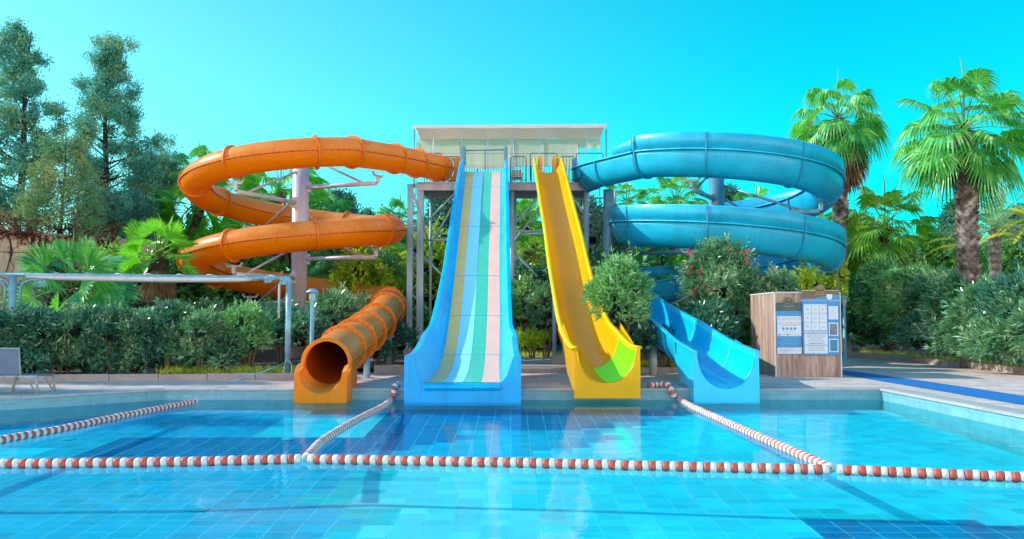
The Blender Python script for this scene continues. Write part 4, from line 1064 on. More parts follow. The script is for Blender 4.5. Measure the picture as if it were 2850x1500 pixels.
# ------------------------------------------------------------------ information kiosk
KX0, KX1, KY0, KY1, KZ = 6.94, 8.67, 22.8, 25.1, 2.21
kiosk = thing('kiosk', 'wood clad box kiosk with pool rule boards standing on the deck', 'kiosk', (7.8, 23.9, 0))
mb = MB(); mb.box(KX0, KX1, KY0, KY1, 0, KZ); mb.build('body', M['wood_cladding'], kiosk)
mb = MB()
for x in (KX0 - .012, KX1 - .018): mb.box(x, x + .03, KY0 - .014, KY0 + .02, 0, KZ + .012)
mb.box(KX0 - .012, KX1 + .012, KY0 - .014, KY0 + .02, KZ - .002, KZ + .03); mb.box(KX0 - .014, KX0 + .02, KY0 + .021, KY1, KZ - .001, KZ + .029); mb.box(KX1 - .02, KX1 + .014, KY0 + .021, KY1, KZ - .001, KZ + .029)
mb.build('edge_trim', M['trim_white'], kiosk)
def text(body, size, x, y, z, m, parent, align='CENTER', name='lettering', sxx=1.0):
    cu = bpy.data.curves.new(name, 'FONT'); cu.body = body; cu.size = size; cu.align_x = align; cu.extrude = 0
    o = bpy.data.objects.new(name, cu); COL.objects.link(o)
    dg = bpy.context.evaluated_depsgraph_get(); me = bpy.data.meshes.new_from_object(o.evaluated_get(dg)); bpy.data.objects.remove(o); bpy.data.curves.remove(cu)
    me.transform(Matrix.Translation((x, y, z)) @ Matrix.Rotation(PI / 2, 4, 'X') @ Matrix.Diagonal((sxx, 1, 1, 1)))
    me.materials.clear(); me.materials.append(m); return link(name, me, parent)
def kp(px, py, Y=KY0): 
    p = at(px, py, Y); return p.x, p.z
def panel(name, px0, py0, px1, py1, y, th, m, parent, label=None):
    x0, z1 = kp(px0, py0); x1, z0 = kp(px1, py1); mb = MB(); mb.box(x0, x1, y - th, y, z0, z1); o = mb.build(name, m, parent)
    if label: o['label'] = label
    return o
# pixel coordinates measured on the photograph's sign (zoomed crop: 6.308x from (2150,785))
def q(u, v): return 2150 + u / 6.308, 785 + v / 6.308
Y0 = KY0 - .018
def disc(name, u, v, r, y, m, parent, n=28, th=.006):
    x, z = kp(*q(u, v)); R_ = r / 6.308 / F * KY0; mb = MB()
    mb.loft([[(x + rr * math.cos(2 * PI * k / n), yy, z + rr * math.sin(2 * PI * k / n)) for k in range(n)] for rr, yy in ((R_, y), (R_, y - th), (.0005, y - th))], smooth=False); return mb.build(name, m, parent)
def ring_(mb, u, v, r, y, w=.0022, slash=True, n=18):
    x, z = kp(*q(u, v)); R_ = r / 6.308 / F * KY0
    mb.loft([[(x + rr * math.cos(2 * PI * k / n), y, z + rr * math.sin(2 * PI * k / n)) for k in range(n)] for rr in (R_, R_ - w * 1.6)], smooth=False)
    if slash: mb.bar((x - R_ * .66, y - .0005, z + R_ * .66), (x + R_ * .66, y - .0005, z - R_ * .66), w, .0006)
def tree_logo(u, v, r, y, m, parent):
    """round badge with a branching tree"""
    x, z = kp(*q(u, v)); R_ = r / 6.308 / F * KY0; mb = MB()
    def tw(a, L_, w_, x_, z_, dep):
        x2, z2 = x_ + L_ * math.sin(a), z_ + L_ * math.cos(a); mb.bar((x_, y, z_), (x2, y, z2), .001, w_)
        if dep:
            for da in (-.55, .0, .55): tw(a + da, L_ * .68, w_ * .75, x2, z2, dep - 1)
    tw(0, R_ * .45, .012, x, z - R_ * .45, 3)
    for a in (-1.9, -1.4, 1.4, 1.9): mb.bar((x, y, z - R_ * .4), (x + R_ * .6 * math.sin(a), y, z - R_ * .4 + R_ * .45 * math.cos(a)), .001, .006)
    mb.build('tree_emblem', m, parent)
# left board
s1 = panel('info_board', *q(62, 508), *q(500, 1262), Y0, .02, M['sign_blue'], kiosk, 'smaller blue rules board on the left')
y = Y0 - .02
panel('header', *q(62, 362), *q(500, 505), Y0, .022, M['sign_green'], s1)
disc('badge', 272, 345, 80, y - .003, M['sign_green'], s1); tree_logo(272, 345, 80, y - .011, M['gold'], s1)
mb = MB(); ring_(mb, 272, 345, 78, y - .0105, w=.003, slash=False, n=28); mb.build('badge_ring', M['gold'], s1)
def tq(body, u, v, h, m, parent, yy, sxx=1.0, align='CENTER'):
    x, z = kp(*q(u, v)); text(body, h / 6.308 / F * KY0 * 1.35, x, yy, z, m, parent, align, sxx=sxx)
tq('VERA MARE', 268, 442, 26, M['gold'], s1, y - .004, 1.0); tq('RESORT', 268, 468, 14, M['gold'], s1, y - .004); tq('www.veramare.com', 280, 494, 14, M['gold'], s1, y - .004, 1.6)
tq('HAVUZ KURALLARI VE GENEL UYARILAR', 280, 530, 13, M['ink_light'], s1, y - .002, 1.05); tq('POOL RULES AND WARNINGS', 285, 556, 13, M['ink_light'], s1, y - .002, 1.2); tq('POOL REGELN UND ALLGEMEINE HINWEISE', 288, 582, 13, M['ink_light'], s1, y - .002, 1.0)
pa = panel('notice_sheet', *q(75, 598), *q(500, 948), y, .004, M['paper'], s1); yp_ = y - .005
mr_ = MB()
for r_, vv in enumerate((634, 722)):
    for k in range(6): ring_(mr_, 110 + k * 69.5, vv, 25, yp_, w=.003)
mr_.build('prohibition_sign', M['ink_red'], pa)
mb = MB()
for r_, vv in enumerate((634, 722)):
    for k in range(6):
        x, z = kp(*q(110 + k * 69.5, vv)); rr = random.Random(k + r_ * 10)
        for _ in range(3 + (5 if (k, r_) == (3, 1) else 0)): a = rr.uniform(-.012, .012); b = rr.uniform(-.012, .012); mb.bar((x + a, yp_ + .0003, z + b), (x + a + rr.uniform(-.014, .014), yp_ + .0003, z + b + rr.uniform(-.014, .014)), .001, .004)
mb.build('pictogram', M['ink'], pa)
for k in range(4): disc('round_symbol', 180 + k * 69, 816, 24, yp_ + .001, M['ink_blue'], pa, th=.001)
mb = MB()
for k in range(4):
    x, z = kp(*q(180 + k * 69, 816)); rr = random.Random(k + 3)
    for _ in range(3): a = rr.uniform(-.012, .012); b = rr.uniform(-.012, .012); mb.bar((x + a, yp_ - .0012, z + b), (x + a + rr.uniform(-.02, .02), yp_ - .0012, z + b + rr.uniform(-.016, .016)), .001, .005)
mb.build('pictogram', M['paper'], pa)
for (u0, mm_) in ((95, 'float_red'), (238, 'ink_red'), (372, 'flag_yellow')): panel('flag_symbol', *q(u0, 910), *q(u0 + 38, 934), yp_ + .001, .001, M[mm_], pa)
def textlines(us, v0, v1, n, m, parent, yy, h=5, seed=1, frac=.75, centre=True):
    """rows of tiny illegible printed words"""
    rr = random.Random(seed); mb = MB()
    for k in range(n):
        v = v0 + (v1 - v0) * k / max(1, n - 1); c = (us[0] + us[1]) / 2; wd = (us[1] - us[0]) * rr.uniform(frac, 1) / 2
        u = (c - wd) if centre else us[0]; ue = c + wd
        while u < ue - 8:
            w_ = min(rr.uniform(10, 34), ue - u); x0, z1 = kp(*q(u, v - h / 2)); x1, z0 = kp(*q(u + w_, v + h / 2)); mb.add([(x0, yy, z0), (x1, yy, z0), (x1, yy, z1), (x0, yy, z1)], [(0, 1, 2, 3)]); u += w_ + 6
    return mb.build('small_print', m, parent)
textlines((90, 490), 665, 672, 1, M['ink_grey'], pa, yp_, 4, 2); textlines((90, 490), 755, 762, 2, M['ink_grey'], pa, yp_, 4, 3)
textlines((150, 430), 858, 875, 2, M['ink_grey'], pa, yp_, 4, 4); textlines((140, 225), 916, 930, 2, M['ink_grey'], pa, yp_, 4, 5); textlines((282, 362), 916, 930, 2, M['ink_grey'], pa, yp_, 4, 5); textlines((420, 492), 916, 930, 2, M['ink_grey'], pa, yp_, 4, 5)
textlines((90, 480), 968, 1120, 9, M['ink_light'], s1, y - .001, 5, 6, .5)
pb = panel('notice_sheet', *q(80, 1148), *q(508, 1258), y, .004, M['paper'], s1); textlines((100, 420), 1175, 1195, 2, M['ink'], pb, yp_, 5, 7); textlines((170, 260), 1224, 1226, 1, M['ink'], pb, yp_, 5, 8); textlines((440, 500), 1186, 1196, 2, M['ink_grey'], pb, yp_, 5, 8)
panel('red_line', *q(70, 1141), *q(508, 1147), y, .003, M['ink_red'], s1)
# right board (taller, stands a touch proud)
Y1 = KY0 - .045
s2 = panel('info_board', *q(502, 150), *q(1168, 1276), Y1, .02, M['sign_blue'], kiosk, 'taller blue rules board on the right'); y = Y1 - .02
mb = MB(); top = []; N_ = 24
for k in range(N_ + 1):
    u = 502 + 642 * k / N_; v = 262 - 30 * math.sin((k / N_ * 2.0 - 1.0) * 2.2) + (-6 if k > 20 else 0); a = kp(*q(u, 150)); b = kp(*q(u, v)); top.append([(a[0], y - .003, a[1]), (b[0], y - .003, b[1])])
mb.loft(top, closed=False, smooth=False); mb.build('header', M['sign_brown'], s2)
panel('board_rim', *q(500, 144), *q(1148, 150), Y1 + .001, .023, M['paper'], s2)
disc('badge', 818, 135, 88, y + .004, M['sign_brown'], s2); tree_logo(818, 135, 80, y - .004, M['gold_pale'], s2)
mb = MB(); ring_(mb, 818, 135, 80, y - .0035, w=.004, slash=False, n=28); mb.build('badge_ring', M['gold_pale'], s2)
tq('VERA MARE', 800, 232, 24, M['gold_pale'], s2, y - .005)
mb = MB(); x, z = kp(*q(982, 262)); s_ = KY0 / 6.308 / F; sh = [(-52, -48), (52, -48), (50, 10), (30, 42), (0, 58), (-30, 42), (-50, 10)]
mb.add([(x + a * s_, y - .006, z - b * s_) for a, b in sh], [tuple(range(7))[::-1]]); mb.build('shield_emblem', M['paper'], s2)
tq('HAVUZ KURALLARI | POOL RULES | POOL REGELN', 826, 332, 23, M['paper'], s2, y - .002, 1.0); tq('ПРАВИЛА ПОЛЬЗОВАНИЯ БАССЕЙНОМ', 830, 368, 18, M['ink_light'], s2, y - .002, 1.05)
pc = panel('notice_sheet', *q(532, 384), *q(944, 848), y, .004, M['paper'], s2); yq = y - .005
mb = MB()
for u in (532, 669, 806, 943): x0, z1 = kp(*q(u - 1, 386)); x1, z0 = kp(*q(u + 1, 846)); mb.box(x0, x1, yq, yq + .001, z0, z1)
for v in (386, 540, 694, 846): x0, z1 = kp(*q(532, v - 1)); x1, z0 = kp(*q(943, v + 1)); mb.box(x0, x1, yq, yq + .0008, z0, z1)
mb.build('grid_line', M['ink_grey'], pc)
mb = MB()     # swimmer line drawings
for r_ in range(3):
    for k in range(3):
        rr = random.Random(r_ * 3 + k + 40); cx_, cz_ = kp(*q(600 + k * 137, 478 + r_ * 154)); sc_ = .034
        pts_ = [(cx_ - sc_ * .9, cz_ + sc_ * .5)]
        for _ in range(9): pts_.append((cx_ + rr.uniform(-1.3, 1.3) * sc_, cz_ + rr.uniform(-1.1, 1.1) * sc_))
        P3 = spline([(a, 0, b) for a, b in pts_], 4)
        mb = MB()
        for a, b in zip(P3[:-1], P3[1:]): mb.bar((a[0], yq, a[2]), (b[0] + 1e-5, yq, b[2]), .001, .0034)
        mb.build('line_drawing', M['ink_blue'], pc)

for k in range(3):
    for r_ in range(3): textlines((545 + 137 * k, 655 + 137 * k), 400 + r_ * 154, 412 + r_ * 154, 2, M['ink_grey'], pc, yq, 4, 50 + r_ + k)
pd = panel('notice_sheet', *q(545, 856), *q(948, 896), y, .004, M['paper'], s2); textlines((555, 940), 876, 878, 1, M['ink'], pd, yq, 12, 9, .95)
pe = panel('notice_sheet', *q(545, 908), *q(955, 1100), y, .004, M['paper'], s2); textlines((580, 925), 922, 1050, 10, M['ink_grey'], pe, yq, 5, 10, .6); textlines((620, 880), 1080, 1082, 1, M['ink'], pe, yq, 12, 11, .9)
pf = panel('notice_sheet', *q(548, 1110), *q(958, 1252), y, .004, M['paper'], s2)
for v_, t_ in ((1130, 'HAVUZ KULLANIM SAATLERI'), (1155, 'POOL OPENING HOURS'), (1180, 'POOL OFFNUNGSZEITEN'), (1205, 'ЧАСЫ РАБОТЫ БАССЕЙНА')): tq(t_, 752, v_, 15, M['ink_red'] if v_ == 1155 else M['ink'], pf, yq, 1.1)
tq('09:00      -      18:00', 752, 1242, 13, M['ink'], pf, yq, 1.0)
for k, (v0, v1, mm_) in enumerate(((424, 655, 'paper'), (712, 942, 'photo_grey'), (996, 1226, 'photo_teal'))):
    fr_ = panel('frame', *q(966 + 5 * k, v0), *q(1134 + 4 * k, v1), y, .008, M['paper'], s2)
    ins = panel('sheet', *q(982 + 5 * k, v0 + 15), *q(1118 + 4 * k, v1 - 15), y - .008, .001, M[mm_], fr_)
    if k == 0: textlines((990, 1110), v0 + 30, v1 - 30, 12, M['ink_grey'], fr_, y - .0095, 3, 12)

# ------------------------------------------------------------------ shade frame on the left
sf = thing('shade_frame', 'blue painted pipe frame wound with white cord in front of the hedge', 'frame', (-9.5, 22, 0))
YF = 22.0
xa = Xat(-80, YF); xb = Xat(806, YF); zt = Zat(763, YF); ztb = Zat(774, YF)
def zf(x): return zt + (ztb - zt) * (x - xa) / (xb - xa)
mb = MB(); mb.tube([(xa - 2, YF, zf(xa - 2)), (xb, YF, zf(xb))], .055, 14); mb.build('top_rail', M['pipe_blue'], sf)
mb = MB(); rings = []
for k in range(30):
    x = Xat(70, YF) + (Xat(700, YF) - Xat(70, YF)) * k / 29; e = math.sin(PI * k / 29) ** .4; z = zf(x)
    rings.append([(x, YF - .05, z - .01), (x, YF - .06, z - .05 - .04 * e), (x, YF, z - .08 - .07 * e), (x, YF + .06, z - .05 - .03 * e), (x, YF + .05, z)])
mb.loft(rings, caps=True); mb.build('rolled_sail', M['canvas_white'], sf)
mb = MB(); pts_ = []; rr = random.Random(8)
for k in range(int((xb - xa + 2) / .03)):
    x = xa - 2 + k * .03; a = k * .24; pts_.append((x, YF + .066 * math.cos(a), zf(x) + .066 * math.sin(a)))
mb.tube(pts_, .009, 4); mb.build('lashing', M['steel_white'], sf)
def post(x, m='pipe_blue', zt_=None):
    mb = MB(); mb.tube([(x, YF, 0), (x, YF, (zt_ or zf(x) - .03))], .085 if x < -10 else .075, 14); o = mb.build('post', M[m], sf); mb = MB(); mb.box(x - .14, x + .14, YF - .14, YF + .14, .1, .125); mb.build('foot_plate', M['galv'], o)
xl = Xat(33, YF); post(xl); post(xb - .03)
for x0, x1 in ((xl - .22, xl - .75), (xl + .18, xl + .75), (xl - .1, xl - .5)):     # hooked struts beside the left post
    mb = MB(); mb.tube([(x0, YF + .03, 1.75), (x0, YF + .03, zf(x0) - .32), (x0 + (x1 - x0) * .12, YF + .03, zf(x0) - .2), (x0 + (x1 - x0) * .45, YF + .03, zf(x0) - .13), (x1, YF + .03, zf(x1) - .11)], .032, 8); mb.build('hook_strut', M['pipe_blue'], sf)
x0 = xb - .28
mb = MB(); mb.tube([(x0, YF + .02, 1.55), (x0, YF + .02, zf(x0) - .15), (x0 + .05, YF + .02, zf(x0) - .1), (xb - .05, YF + .02, zf(x0) - .09)], .03, 8); mb.build('hook_strut', M['steel_white'], sf)
rr = random.Random(2)      # spare cord bundled at both ends and the guy line
for cx_, cz_ in ((Xat(112, YF), zf(0) - .04), (xb - .5, zf(xb) - .02), (xb - .1, zf(xb) - .05)):
    P3 = spline([(cx_ + rr.uniform(-.16, .16), YF - .08 + rr.uniform(-.03, .03), cz_ + rr.uniform(-.12, .08)) for _ in range(22)], 4); mb = MB(); mb.tube(P3, .008, 4); mb.build('cord_bundle', M['cable_blue'], sf)
mb = MB(); mb.tube([(xb - .05, YF - .08, .42), (xb - .35, YF - .9, .25), (xb - 1.0, YF - 1.5, .03)], .014, 5); mb.build('guy_line', M['cable_blue'], sf)
P3 = spline([(xb - .02, YF - .1, .5), (xb + .1, YF - .1, .35), (xb + .06, YF - .1, .12), (xb - .1, YF - .12, .2), (xb - .05, YF - .1, .45)], 6); mb = MB(); mb.tube(P3, .012, 5); mb.build('loose_cord', M['cable_blue'], sf)

# ------------------------------------------------------------------ sun lounger
lg = thing('sun_lounger', 'grey sling sun lounger with raised back at the left pool edge', 'sun lounger', (-9.9, 17.9, 0))
def LP(px, py, Y): return at(px, py, Y)
ya, yb_ = 17.55, 18.2      # near and far side rails
xR = Xat(124, 17.7); xM = xR - .38; xLr = xM - .9
zS = .36
for y in (ya, yb_):
    mb = MB(); mb.box(xM - .28, xR - .03, y - .02, y + .02, zS - .035, zS + .015); mb.tube([(xM - .28, y, zS - .01), (xM - .6, y, zS - .02), (xM - 1.2, y, zS - .03)], .028, 8); mb.build('side_rail', M['lounger_frame'], lg, bevel=.008)
    mb = MB(); mb.tube([(xR - .05, y, zS), (xR - .03, y, .18), (xR - .02, y, 0)], [.03, .024, .028], 8); mb.build('leg', M['lounger_frame'], lg)
    mb = MB(); mb.tube([(xR - .1, y, zS - .02), (xR - .22, y, zS - .08), (xR - .06, y, .05)], .016, 6); mb.build('leg_brace', M['lounger_frame'], lg)
    mb = MB(); mb.tube([(xM - .35, y, zS), (xM - .48, y, .2), (xM - .52, y, 0)], [.034, .028, .03], 8); mb.build('leg', M['lounger_frame'], lg)
mb = MB(); mb.box(xM - .9, xR - .02, ya + .02, yb_ - .02, zS + .0, zS + .018); mb.build('seat', M['sling'], lg, bevel=.008)
mb = MB(); q0 = Vector((xM - .02, 0, zS + .03)); q1 = Vector((xM - .19, 0, .90)); 
th_ = Vector((.02, 0, .004))
V = []
for p in (q0, q1):
    for y in (ya + .0, yb_ - .0): V += [(p.x - .012, y, p.z), (p.x + .012, y, p.z)]
# the back lies away from the viewer: wide panel leaning left
mb = MB(); bk = [(xM - .0, ya, zS + .03), (xM - .18, ya + .05, .90), (xM - 1.0, ya + .35, .93), (xM - 1.05, yb_ + .1, .4)]
a_, b_ = Vector((xM - .02, ya, zS + .03)), Vector((xM - .02 - .75, yb_ - .0, zS + .03))
mb.loft([[(xM - .03, ya + .02, zS + .03), (xM - .07, ya + .02, zS + .03)], [(xM - .22, ya + .02, .90), (xM - .26, ya + .02, .90)]], closed=False)
mb = MB()
c0 = [(xM - .02, ya), (xM - .9, ya + .10)]
rings = []
for q_ in (0, .33, .66, 1):
    z = zS + .03 + (.90 - zS - .03) * q_; sh = -.20 * q_; rings.append([(c0[0][0] + sh, ya + .02 + .28 * q_, z), (c0[0][0] + sh - 1.0, ya + .02 + .30 * q_, z), (c0[0][0] + sh - 1.0, ya + .05 + .30 * q_, z), (c0[0][0] + sh, ya + .05 + .28 * q_, z)])
mb.loft(rings, smooth=False, caps=True); mb.build('backrest', M['sling'], lg)
mb = MB(); mb.tube([(xM - .01, ya + .03, zS + .02), (xM - .21, ya + .31, .91), (xM - 1.22, ya + .33, .91)], .016, 8); mb.build('backrest_frame', M['lounger_frame'], lg)
mb = MB(); mb.box(xR - .48, xR - .40, ya - .024, ya - .02, zS - .022, zS - .006); mb.build('rail_badge', M['plastic_black'], lg)

# ------------------------------------------------------------------ garden lamps
def lamp(label, x, y, h, capr=.17):
    o = thing('garden_lamp', label, 'lamp', (x, y, 0), )
    mb = MB(); mb.lathe(x, y, [(.09, .0), (.09, .03), (.055, .04), (.055, h - .32)], 14); mb.build('post', M['lamp_blue'], o)
    mb = MB(); mb.lathe(x, y, [(.07, h - .32), (.085, h - .3), (.085, h - .12), (.07, h - .1)], 16); mb.build('lamp_head', M['galv'], o)
    mb = MB()
    for k in range(4): mb.lathe(x, y, [(.088, h - .28 + k * .045), (.1, h - .285 + k * .045), (.088, h - .275 + k * .045)], 16)
    mb.build('louvre', M['lamp_blue'], o)
    mb = MB(); mb.lathe(x, y, [(capr, h - .1), (capr, h - .085), (capr * .55, h - .01), (.001, h)], 20); mb.build('cap', M['lamp_blue'], o)
lamp('pale blue garden lamp with flat cap beside the grey pole', Xat(869, 22.6), 22.6, Zat(803, 22.6))
lamp('pale blue garden lamp in the shade right of the kiosk', Xat(2350, 30), 30.0, Zat(822, 30))
o = thing('street_lamp', 'tall thin street lamp half hidden among the left trees', 'street lamp', (Xat(208, 36), 36, 0))
x = Xat(208, 36); z = Zat(440, 36); mb = MB(); mb.tube([(x, 36, 0), (x, 36, z)], [.07, .045], 10); mb.build('post', M['galv'], o)
mb = MB(); mb.lathe(x, 36, [(.02, z), (.24, z + .02), (.25, z + .08), (.02, z + .14)], 16); mb.build('lamp_head', M['steel_white'], o)
o = thing('parasol', 'small blue parasol peeking out above the hedge at the right edge', 'parasol', (Xat(2858, 25), 25, 0))
x = Xat(2858, 25); z = Zat(795, 25); mb = MB(); mb.lathe(x, 25, [(.4, z), (.2, z + .07), (.01, z + .13)], 8, smooth=False); mb.build('canopy', M['blue_bright'], o); mb = MB(); mb.tube([(x, 25, 0), (x, 25, z + .1)], .02, 8); mb.build('pole', M['steel_white'], o)

# ------------------------------------------------------------------ garden wall
gw = thing('garden_wall', 'tall beige block wall behind the hedge at the left', 'wall', (-17, 33, 0))
mb = MB(); a = (Xat(-250, 30), 30); b = (Xat(430, 35), 35); za, zb_ = Zat(628, 30), Zat(680, 35)
t = Vector((b[0] - a[0], b[1] - a[1])).normalized(); nn = Vector((-t.y, t.x)) * .25
V = [(a[0], a[1], 0), (b[0], b[1], 0), (b[0], b[1], zb_), (a[0], a[1], za)]; V += [(x + nn.x, y + nn.y, z) for x, y, z in V]
mb.add(V, [(0, 1, 2, 3), (5, 4, 7, 6), (3, 2, 6, 7), (1, 5, 6, 2), (4, 0, 3, 7)], False)
wallm, ntw, outw = nodes_of('wall_block'); N = ntw.nodes; L = ntw.links
tcw = N.new('ShaderNodeTexCoord'); spw = N.new('ShaderNodeSeparateXYZ'); L.new(tcw.outputs['Object'], spw.inputs[0]); cbw = N.new('ShaderNodeCombineXYZ'); L.new(spw.outputs['X'], cbw.inputs['X']); L.new(spw.outputs['Z'], cbw.inputs['Y'])
btw = N.new('ShaderNodeTexBrick'); btw.offset = .5; btw.inputs['Scale'].default_value = 1; btw.inputs['Brick Width'].default_value = 1.9; btw.inputs['Row Height'].default_value = .8; btw.inputs['Mortar Size'].default_value = .018
btw.inputs['Color1'].default_value = (.80, .60, .40, 1); btw.inputs['Color2'].default_value = (.70, .52, .36, 1); btw.inputs['Mortar'].default_value = (.22, .16, .11, 1); L.new(cbw.outputs[0], btw.inputs['Vector'])
nzw = N.new('ShaderNodeTexNoise'); nzw.inputs['Scale'].default_value = 1.3; nzw.inputs['Detail'].default_value = 9; nzw.inputs['Roughness'].default_value = .75; mpw = N.new('ShaderNodeMapping'); mpw.inputs['Scale'].default_value = (1, 1, .3); L.new(tcw.outputs['Object'], mpw.inputs[0]); L.new(mpw.outputs[0], nzw.inputs['Vector'])
mrw = N.new('ShaderNodeMapRange'); mrw.inputs['From Min'].default_value = .35; mrw.inputs['From Max'].default_value = .6; mrw.inputs['To Min'].default_value = .4; mrw.inputs['To Max'].default_value = 1.05; L.new(nzw.outputs['Fac'], mrw.inputs['Value'])
mxw = N.new('ShaderNodeVectorMath'); mxw.operation = 'SCALE'; L.new(btw.outputs['Color'], mxw.inputs[0]); L.new(mrw.outputs[0], mxw.inputs['Scale']); pw_ = N.new('ShaderNodeBsdfPrincipled'); pw_.inputs['Roughness'].default_value = .9; L.new(mxw.outputs[0], pw_.inputs['Base Color']); L.new(pw_.outputs[0], outw.inputs[0])
mb.build('wall', wallm, gw)
mb = MB(); V = [(a[0], a[1] - .05, za), (b[0], b[1] - .05, zb_), (b[0], b[1] - .05, zb_ + .12), (a[0], a[1] - .05, za + .12)]; V += [(x + nn.x * 1.4, y + nn.y * 1.4 , z) for x, y, z in V]
mb.add(V, [(0, 1, 2, 3), (5, 4, 7, 6), (3, 2, 6, 7), (1, 5, 6, 2), (4, 0, 3, 7)], False); mb.build('wall_cap', M['concrete'], gw)
# ------------------------------------------------------------------ vegetation
def norm(a): return a / np.maximum(np.linalg.norm(a, axis=-1, keepdims=True), 1e-9)

def leaf_quads(P, Dr, S, Ln, Wd, bend=.0):
    """diamond leaves: base, side, tip, side. P,Dr,S (N,3); Ln,Wd (N,)"""
    Ln = Ln[:, None]; Wd = Wd[:, None]
    mid = P + Dr * Ln * .45; tip = P + Dr * Ln; tip[:, 2] -= (bend * Ln[:, 0])
    return np.stack([P, mid + S * Wd * .5, tip, mid - S * Wd * .5], 1).reshape(-1, 3)

def shoots(rs, C_, Ax, k, sl, ll, lw, spread=.75, bend=.12):
    """leafy shoots starting at C_ along Ax with k whorled leaves"""
    n = len(C_); t = rs.rand(n, k)
    base = C_[:, None] + Ax[:, None] * (t * sl)[:, :, None]
    rnd = norm(rs.normal(size=(n, k, 3))); ra = rnd - Ax[:, None] * (rnd * Ax[:, None]).sum(-1, keepdims=True); ra = norm(ra)
    q = (spread * (1.15 - t * .7))[:, :, None]
    d = norm(Ax[:, None] * (1.05 - q * .6) + ra * q)
    s = norm(np.cross(d, Ax[:, None] + rs.normal(size=(n, k, 3)) * .35))
    L_ = ll * rs.uniform(.65, 1.15, (n, k)); W_ = lw * rs.uniform(.8, 1.2, (n, k))
    return leaf_quads(base.reshape(-1, 3), d.reshape(-1, 3), s.reshape(-1, 3), L_.ravel(), W_.ravel(), bend)

def blob_points(rs, blobs, n, rmin=.72):
    A = np.array([b[3] * b[4] + b[4] * b[5] + b[3] * b[5] for b in blobs]); A = A / A.sum(); idx = rs.choice(len(blobs), n, p=A)
    B = np.array(blobs, float)[idx]; d = norm(rs.normal(size=(n, 3))); d[:, 2] = np.where(d[:, 2] < -.25, -d[:, 2] * .6, d[:, 2]); d = norm(d)
    r = (rs.uniform(rmin, 1.04, n) + (rs.rand(n) < .16) * rs.uniform(.05, .28, n))[:, None] * (1 + .12 * np.sin(d[:, :1] * 7 + d[:, 1:2] * 5 + idx[:, None]))
    P = B[:, :3] + d * B[:, 3:6] * r
    # drop points buried inside other blobs
    keep = np.ones(n, bool)
    for j, b in enumerate(blobs):
        e = ((P - np.array(b[:3])) / np.array(b[3:6])); keep &= ~(((e ** 2).sum(1) < .42) & (idx != j))
    return P[keep], norm(d / B[:, 3:6])[keep]

def core(mb, blobs, sc_=.72):
    for (x, y, z, a, b, c) in blobs:
        rings = []
        for i in range(7):
            ph = -PI / 2 + PI * i / 6; rings.append([(x + a * sc_ * math.cos(ph) * math.cos(2 * PI * k / 10) + .001 * k, y + b * sc_ * math.cos(ph) * math.sin(2 * PI * k / 10), z + c * sc_ * math.sin(ph)) for k in range(10)])
        mb.loft(rings)

